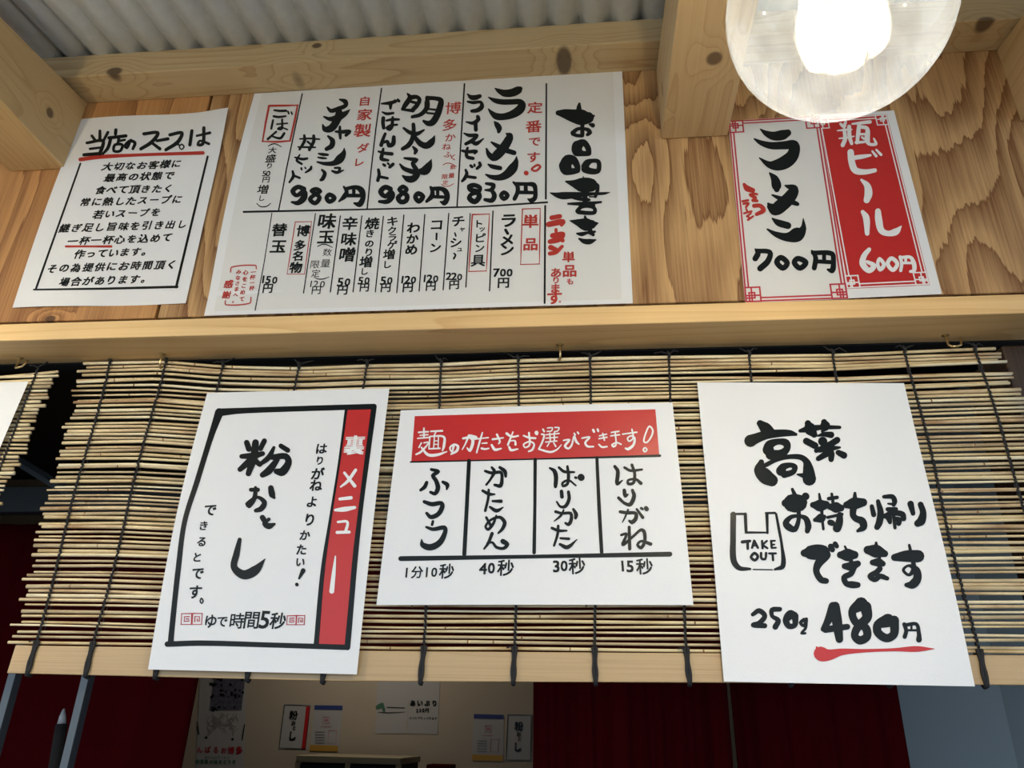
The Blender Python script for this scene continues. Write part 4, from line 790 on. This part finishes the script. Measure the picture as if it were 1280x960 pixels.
for i in range(NR):
    t = i/(NR-1); tt = t
    jl = random.uniform(-.006, .006)
    if i == 3: jl = .003
    xl = xl_t+(xl_b-xl_t)*min(1, t*1.02)+jl; xr = xr_t + t*.055 + random.uniform(-.008, .003)
    skew = random.uniform(-.5, .5)*.0028 if 2 < i < NR-1 else 0
    if i in (4, 5, 9): skew = (.004, -.004, .0035)[(4, 5, 9).index(i)]
    zf = (lambda t, sk, xl, xr: (lambda x: topf(x)+(botf(x)-topf(x))*t + sk*((x-xl)/(xr-xl)-.5)*2))(t, skew, xl, xr)
    r = random.choice((.0012, .0015, .0016, .0018, .0020)) if i else .0020; t += random.uniform(-.0022, .0022) if 0 < i < NR-1 else 0
    o, pts = reed_mesh(xl, xr, zf, r, 44, .0009, random.uniform(-.0005, .0008))
    ob = o.build('reed', random.choice(M_REED), bl, smooth=True)
    nd = MB()
    for k in range(random.randint(2, 4)):
        q = random.randint(2, 41); p0, p1 = Vector(pts[q]), Vector(pts[q+1]); d = (p1-p0).normalized()
        nd.tube([p0-d*.0007, p0, p0+d*.0007], [r*1.05, r*1.28, r*1.05], 6)
    tag(nd.build('joint', M_NODE, ob), kind='stuff')
    Z_R.append((zf, r))
# bamboo slat
v, f = [], []; n = 30; x0, x1 = SB[0].x, SB[-1].x+.09
for i in range(n+1):
    x = x0+(x1-x0)*i/n; zt, zb_ = botf(x)-.0028, slatf(x)
    for (zz, oo) in ((zt, .0018), (zt, -.0015), (zb_, -.0015), (zb_, .0018)): v.append((x, bladeY(zz, oo), zz))
for i in range(n):
    for k in range(4): a = i*4+k; b = i*4+(k+1) % 4; f.append((a, b, b+4, a+4))
f += [(0, 3, 2, 1), tuple(n*4+k for k in range(4))]
tag(bevel(link('slat', v, f, M_SLAT, bl), .0008, 2), 'flat bamboo slat')
CT = [135, 204, 276.6, 373, 459, 552, 647.6, 736.6, 835.7, 938, 1045, 1137, 1226]
CB = [34.5, 107.6, 195, 310, 404, 526, 641.5, 744, 861, 987, 1110, 1229, 1345]
for ci, (ct, cb) in enumerate(zip(CT, CB)):
    xt = blindpt(ct, 452).x; xb = blindpt(cb, 830).x
    b = MB(); pts = []; n = NR*4
    for k in range(n+1):
        t = k/n; x = xt+(xb-xt)*t*.96 + .0006*math.sin(k*math.pi/2) + .0012*math.sin(t*9+ci)
        z = topf(x)+.003+(botf(x)-topf(x)-.003)*t
        pts.append((x, bladeY(z, .0031+.0007*math.cos(k*math.pi/2)), z))
    b.tube(pts, [.00105+.00045*(k % 4 == 0) for k in range(n+1)], 5)
    # second strand running behind the reeds
    b.tube([(p[0]+.0008, p[1]+.0062, p[2]) for p in pts[::8]], .0007, 4)
    # doubled cord wrapped round the slat
    x = pts[-1][0]; zt = botf(x); zb_ = slatf(x)
    for dx in (-.0014, .0014):
        q = []
        for k in range(9): t = k/8; zz = zt+.002+(zb_-zt-.0035)*t; q.append((x+dx*(1-.4*t)+(xb-pts[-1][0])*t+.0005*math.sin(t*9+dx*900), bladeY(zz, .0034), zz))
        q.append((q[-1][0], bladeY(zb_, -.001), zb_-.0022)); q.append((q[-1][0], bladeY(zb_, -.0032), zb_)); q.append((q[-1][0], bladeY(zt, -.0032), zt))
        b.tube(q, .0016, 6)
    if ci % 2 == 0: b.tube([(x, bladeY(zt, .004), zt+.001), (x-.004, bladeY(zt, .0045), zt+.0015), (x-.0075, bladeY(zt, .004), zt+.0005)], .0007, 4)
    # knot with two loose ends at the top
    p = Vector(pts[0]); b.tube([p+Vector((0, .003, .003)), p+Vector((-.001, -.001, .002)), p+Vector((.001, -.0015, -.002)), p+Vector((0, .002, -.004))], .0016, 6)
    if ci not in (0, 1):
        for sg in (-1, 1):
            L = random.uniform(.006, .016); b.tube([p, p+Vector((sg*L*.5, -.001, random.uniform(.001, .004))), p+Vector((sg*L, .001, random.uniform(-.001, .008)))], [.0010, .0009, .0006], 5)
    b.v = [(q[0], q[1], min(q[2], Z(.3945))) for q in b.v]
    b.build('cord', M_CORD, bl, smooth=True)

def hook(px, py, kind, label):
    top = atz(px, py, Z(.3955)); top.y = min(top.y, WALL+.002)
    b = MB(); b.tube([top+Vector((0, 0, .004)), top, top+Vector((0, 0, -.001))], [.0042, .0042, .001], 10)
    if kind == 'cup':
        p = top; pts = [p, p+Vector((0, 0, -.007)), p+Vector((0, -.001, -.012)), p+Vector((.002, -.004, -.0155)), p+Vector((.006, -.006, -.0165)), p+Vector((.0105, -.005, -.0145)), p+Vector((.0125, -.003, -.009)), p+Vector((.0125, -.002, -.005))]
    else: pts = [top, top+Vector((0, 0, -.006)), top+Vector((.0004, -.001, -.012)), top+Vector((0, .002, -.016)), top+Vector((-.001, .005, -.0165)), top+Vector((-.001, .008, -.013))]
    b.tube(pts, .0012, 8)
    o = b.build('screw_hook', M_BRASS, origin=tuple(top), smooth=True); tag(o, label, 'hook', 'brass hooks under the ledge')
hook(25, 447, 'cup', 'small brass hook above the narrow blind at the far left'); hook(203, 442, 'eye', 'small brass hook above the left end of the wide blind')
hook(700, 431, 'eye', 'small brass hook above the middle of the wide blind'); hook(1182, 419, 'cup', 'curved brass cup hook above the right end of the wide blind')

# the neighbouring blind at far left
lb = empty('reed_blind', tuple(blindpt(-40, 470)))
tag(lb, 'narrow strip of a second reed blind at the far left edge', 'blind')
LT, LB_ = blindpt(66, 462), blindpt(-20, 660); n2 = 40
sl_ = blindpt(66, 462).z - blindpt(0, 466).z
for i in range(n2):
    t = i/(n2-1); z0 = LT.z+(LB_.z-LT.z)*t
    xr = LT.x+(LB_.x-LT.x)*t+random.uniform(-.006, .006); r = random.choice((.0015, .0018, .002)); sk = random.uniform(-.03, .03)+(.05 if i == 0 else 0)
    o, pts = reed_mesh(-1.05, xr, (lambda z0, sk: (lambda x: z0+(x-LT.x)*sk))(z0, sk), r, 12, .0006)
    o.build('reed', random.choice(M_REED), lb, smooth=True)
for (pa_, pb2) in (((45, 458), (-32, 660)),):
    A, B2 = blindpt(*pa_), blindpt(*pb2); b = MB(); pts = []
    for k in range(n2*4+1):
        t = k/(n2*4); p = A+(B2-A)*t; pts.append((p.x+.0008*math.sin(k*math.pi/2), bladeY(p.z, .0031+.0007*math.cos(k*math.pi/2)), p.z))
    b.tube(pts, .0011, 5)
    p = Vector(pts[0])
    for sg in (-1, 1): b.tube([p, p+Vector((sg*.005, -.001, .002)), p+Vector((sg*.011, 0, .005+sg*.002))], .0009, 5)
    b.build('cord', M_CORD, lb, smooth=True)

# ------------------------------------------------------------------ light bulbs
def glass_mat():
    m, n, l, b = nt('dusty bulb glass'); n.remove(b); out = n['Material Output']
    tr = n.new('ShaderNodeBsdfTransparent'); tr.inputs[0].default_value = (.95, .94, .91, 1)
    gl = n.new('ShaderNodeBsdfGlossy'); gl.inputs['Roughness'].default_value = .06
    df = n.new('ShaderNodeBsdfDiffuse'); df.inputs[0].default_value = (.62, .72, .9, 1)
    tl = n.new('ShaderNodeBsdfTranslucent'); tl.inputs[0].default_value = (.62, .72, .9, 1)
    mh = n.new('ShaderNodeMixShader'); l.new(df.outputs[0], mh.inputs[1]); l.new(tl.outputs[0], mh.inputs[2])
    mh.inputs[0].default_value = .55
    tc = n.new('ShaderNodeTexCoord'); no = n.new('ShaderNodeTexNoise'); no.inputs['Scale'].default_value = 45; no.inputs['Detail'].default_value = 6
    l.new(tc.outputs['Object'], no.inputs[0]); mr = n.new('ShaderNodeMapRange'); mr.inputs[1].default_value = .35; mr.inputs[2].default_value = .68; mr.inputs[3].default_value = .022; mr.inputs[4].default_value = .042
    l.new(no.outputs[0], mr.inputs[0])
    lw = n.new('ShaderNodeLayerWeight'); lw.inputs[0].default_value = .25
    ad = n.new('ShaderNodeMath'); ad.operation = 'MULTIPLY_ADD'; ad.inputs[1].default_value = .02; l.new(lw.outputs['Facing'], ad.inputs[0]); l.new(mr.outputs[0], ad.inputs[2])
    m1 = n.new('ShaderNodeMixShader'); l.new(ad.outputs[0], m1.inputs[0]); l.new(tr.outputs[0], m1.inputs[1]); l.new(mh.outputs[0], m1.inputs[2])
    lw2 = n.new('ShaderNodeLayerWeight'); lw2.inputs[0].default_value = .5
    pw_ = n.new('ShaderNodeMath'); pw_.operation = 'POWER'; pw_.inputs[1].default_value = 4; l.new(lw2.outputs['Facing'], pw_.inputs[0])
    fr = n.new('ShaderNodeMath'); fr.operation = 'MULTIPLY_ADD'; fr.inputs[1].default_value = .35; fr.inputs[2].default_value = .035; l.new(pw_.outputs[0], fr.inputs[0])
    m2 = n.new('ShaderNodeMixShader'); l.new(fr.outputs[0], m2.inputs[0]); l.new(m1.outputs[0], m2.inputs[1]); l.new(gl.outputs[0], m2.inputs[2])
    l.new(m2.outputs[0], out.inputs[0]); return m
M_GLASS = glass_mat()
M_FIL = flat('glowing filament', (1, .9, .6), .5, emit=(1, .86, .55), es=90)
M_BLACKP = flat('black bakelite', (.02, .02, .02), .4)
def bulb(c, power, label, ztop, R=.0625):
    c = Vector(c); q = R/.0475; root = empty('light_bulb', tuple(c)); tag(root, label, 'lamp', 'pendant bulbs under the eave')
    sc = lambda pf: [(r*q, h*q) for r, h in pf]
    b = MB(); pr_ = []
    for k in range(25):
        a = -math.pi/2 + k/24*math.radians(152); pr_.append((R*math.cos(a), R*math.sin(a)))
    r_, h_ = pr_[-1]
    for t in (.25, .5, .75, 1): pr_.append((r_+(.0135*q-r_)*(1-(1-t)**1.7), h_+.026*q*t))
    b.lathe(c, pr_, 48); b.build('globe', M_GLASS, root, smooth=True)
    for k in range(9):                       # filament strips on a cage
        an = k/9*6.283; pts = []; f_ = MB()
        for j in range(13):
            t = j/12; w_ = 1-abs(2*t-1); rr = (.010+.0055*w_)*q; aa = an + (t-.5)*.55
            pts.append(c+Vector((rr*math.cos(aa), rr*math.sin(aa), (.024-(.029+.003*(k % 2))*w_)*q)))
        f_.tube(pts, .0019*q, 6); f_.build('filament', M_FIL, root, smooth=True)
    s = MB(); s.lathe(c, sc([(.0001, .012), (.0035, .014), (.0045, .03), (.009, .062), (.0001, .0625)]), 16); s.build('glass_stem', M_GLASS, root, smooth=True)
    s = MB(); s.lathe(c, sc([(.0135, .066), (.0138, .07), (.0132, .073), (.0138, .076), (.0132, .079), (.0138, .082), (.0132, .085), (.010, .092), (.0001, .093)]), 24); s.build('screw_cap', M_BRASS, root, smooth=True)
    s = MB(); s.lathe(c, sc([(.0155, .072), (.019, .073), (.019, .105), (.012, .116), (.004, .124), (.0001, .1245)]), 24); s.build('socket', M_BLACKP, root, smooth=True)
    s = MB(); s.tube([c+Vector((0, 0, .122*q)), c+Vector((.003, 0, .2)), Vector((c.x, c.y, ztop))], .003, 8); s.build('cable', M_BLACKP, root, smooth=True)
    ld = bpy.data.lights.new('bulb_light', 'POINT'); ld.energy = power; ld.color = (1, .87, .68); ld.shadow_soft_size = .008
    lo = bpy.data.objects.new('bulb_light', ld); COL.objects.link(lo); lo.parent = root; lo.location = (0, 0, .008)
bulb(CAM+ray(1047, 11)*.44, LAMP_NEAR, 'glowing round clear glass filament bulb hanging in the upper right corner', Z(.681))
bulb((-.735, .323, Z(.39)), LAMP, 'matching filament bulb hanging out of view to the left', Z(.681))
# dim lamp inside the room
lr = empty('room_lamp', (-1.25, 3.9, 2.42)); tag(lr, 'small white ceiling lamp inside the room behind the blinds', 'lamp')
s = MB(); s.lathe((-1.25, 3.9, 2.42), [(.0001, -.02), (.07, -.015), (.09, .02), (.09, .58), (.0001, .58)], 24); s.build('shade', flat('lamp shade', (.7, .7, .65), .6, emit=(1, .85, .6), es=.5), lr, smooth=True)
ld = bpy.data.lights.new('room_light', 'POINT'); ld.energy = ROOM_LAMP; ld.color = (1, .88, .7); ld.shadow_soft_size = .08
lo = bpy.data.objects.new('room_light', ld); COL.objects.link(lo); lo.parent = lr; lo.location = (0, 0, -.12)
for o in bpy.data.objects:
    if '_o' in o: del o['_o']
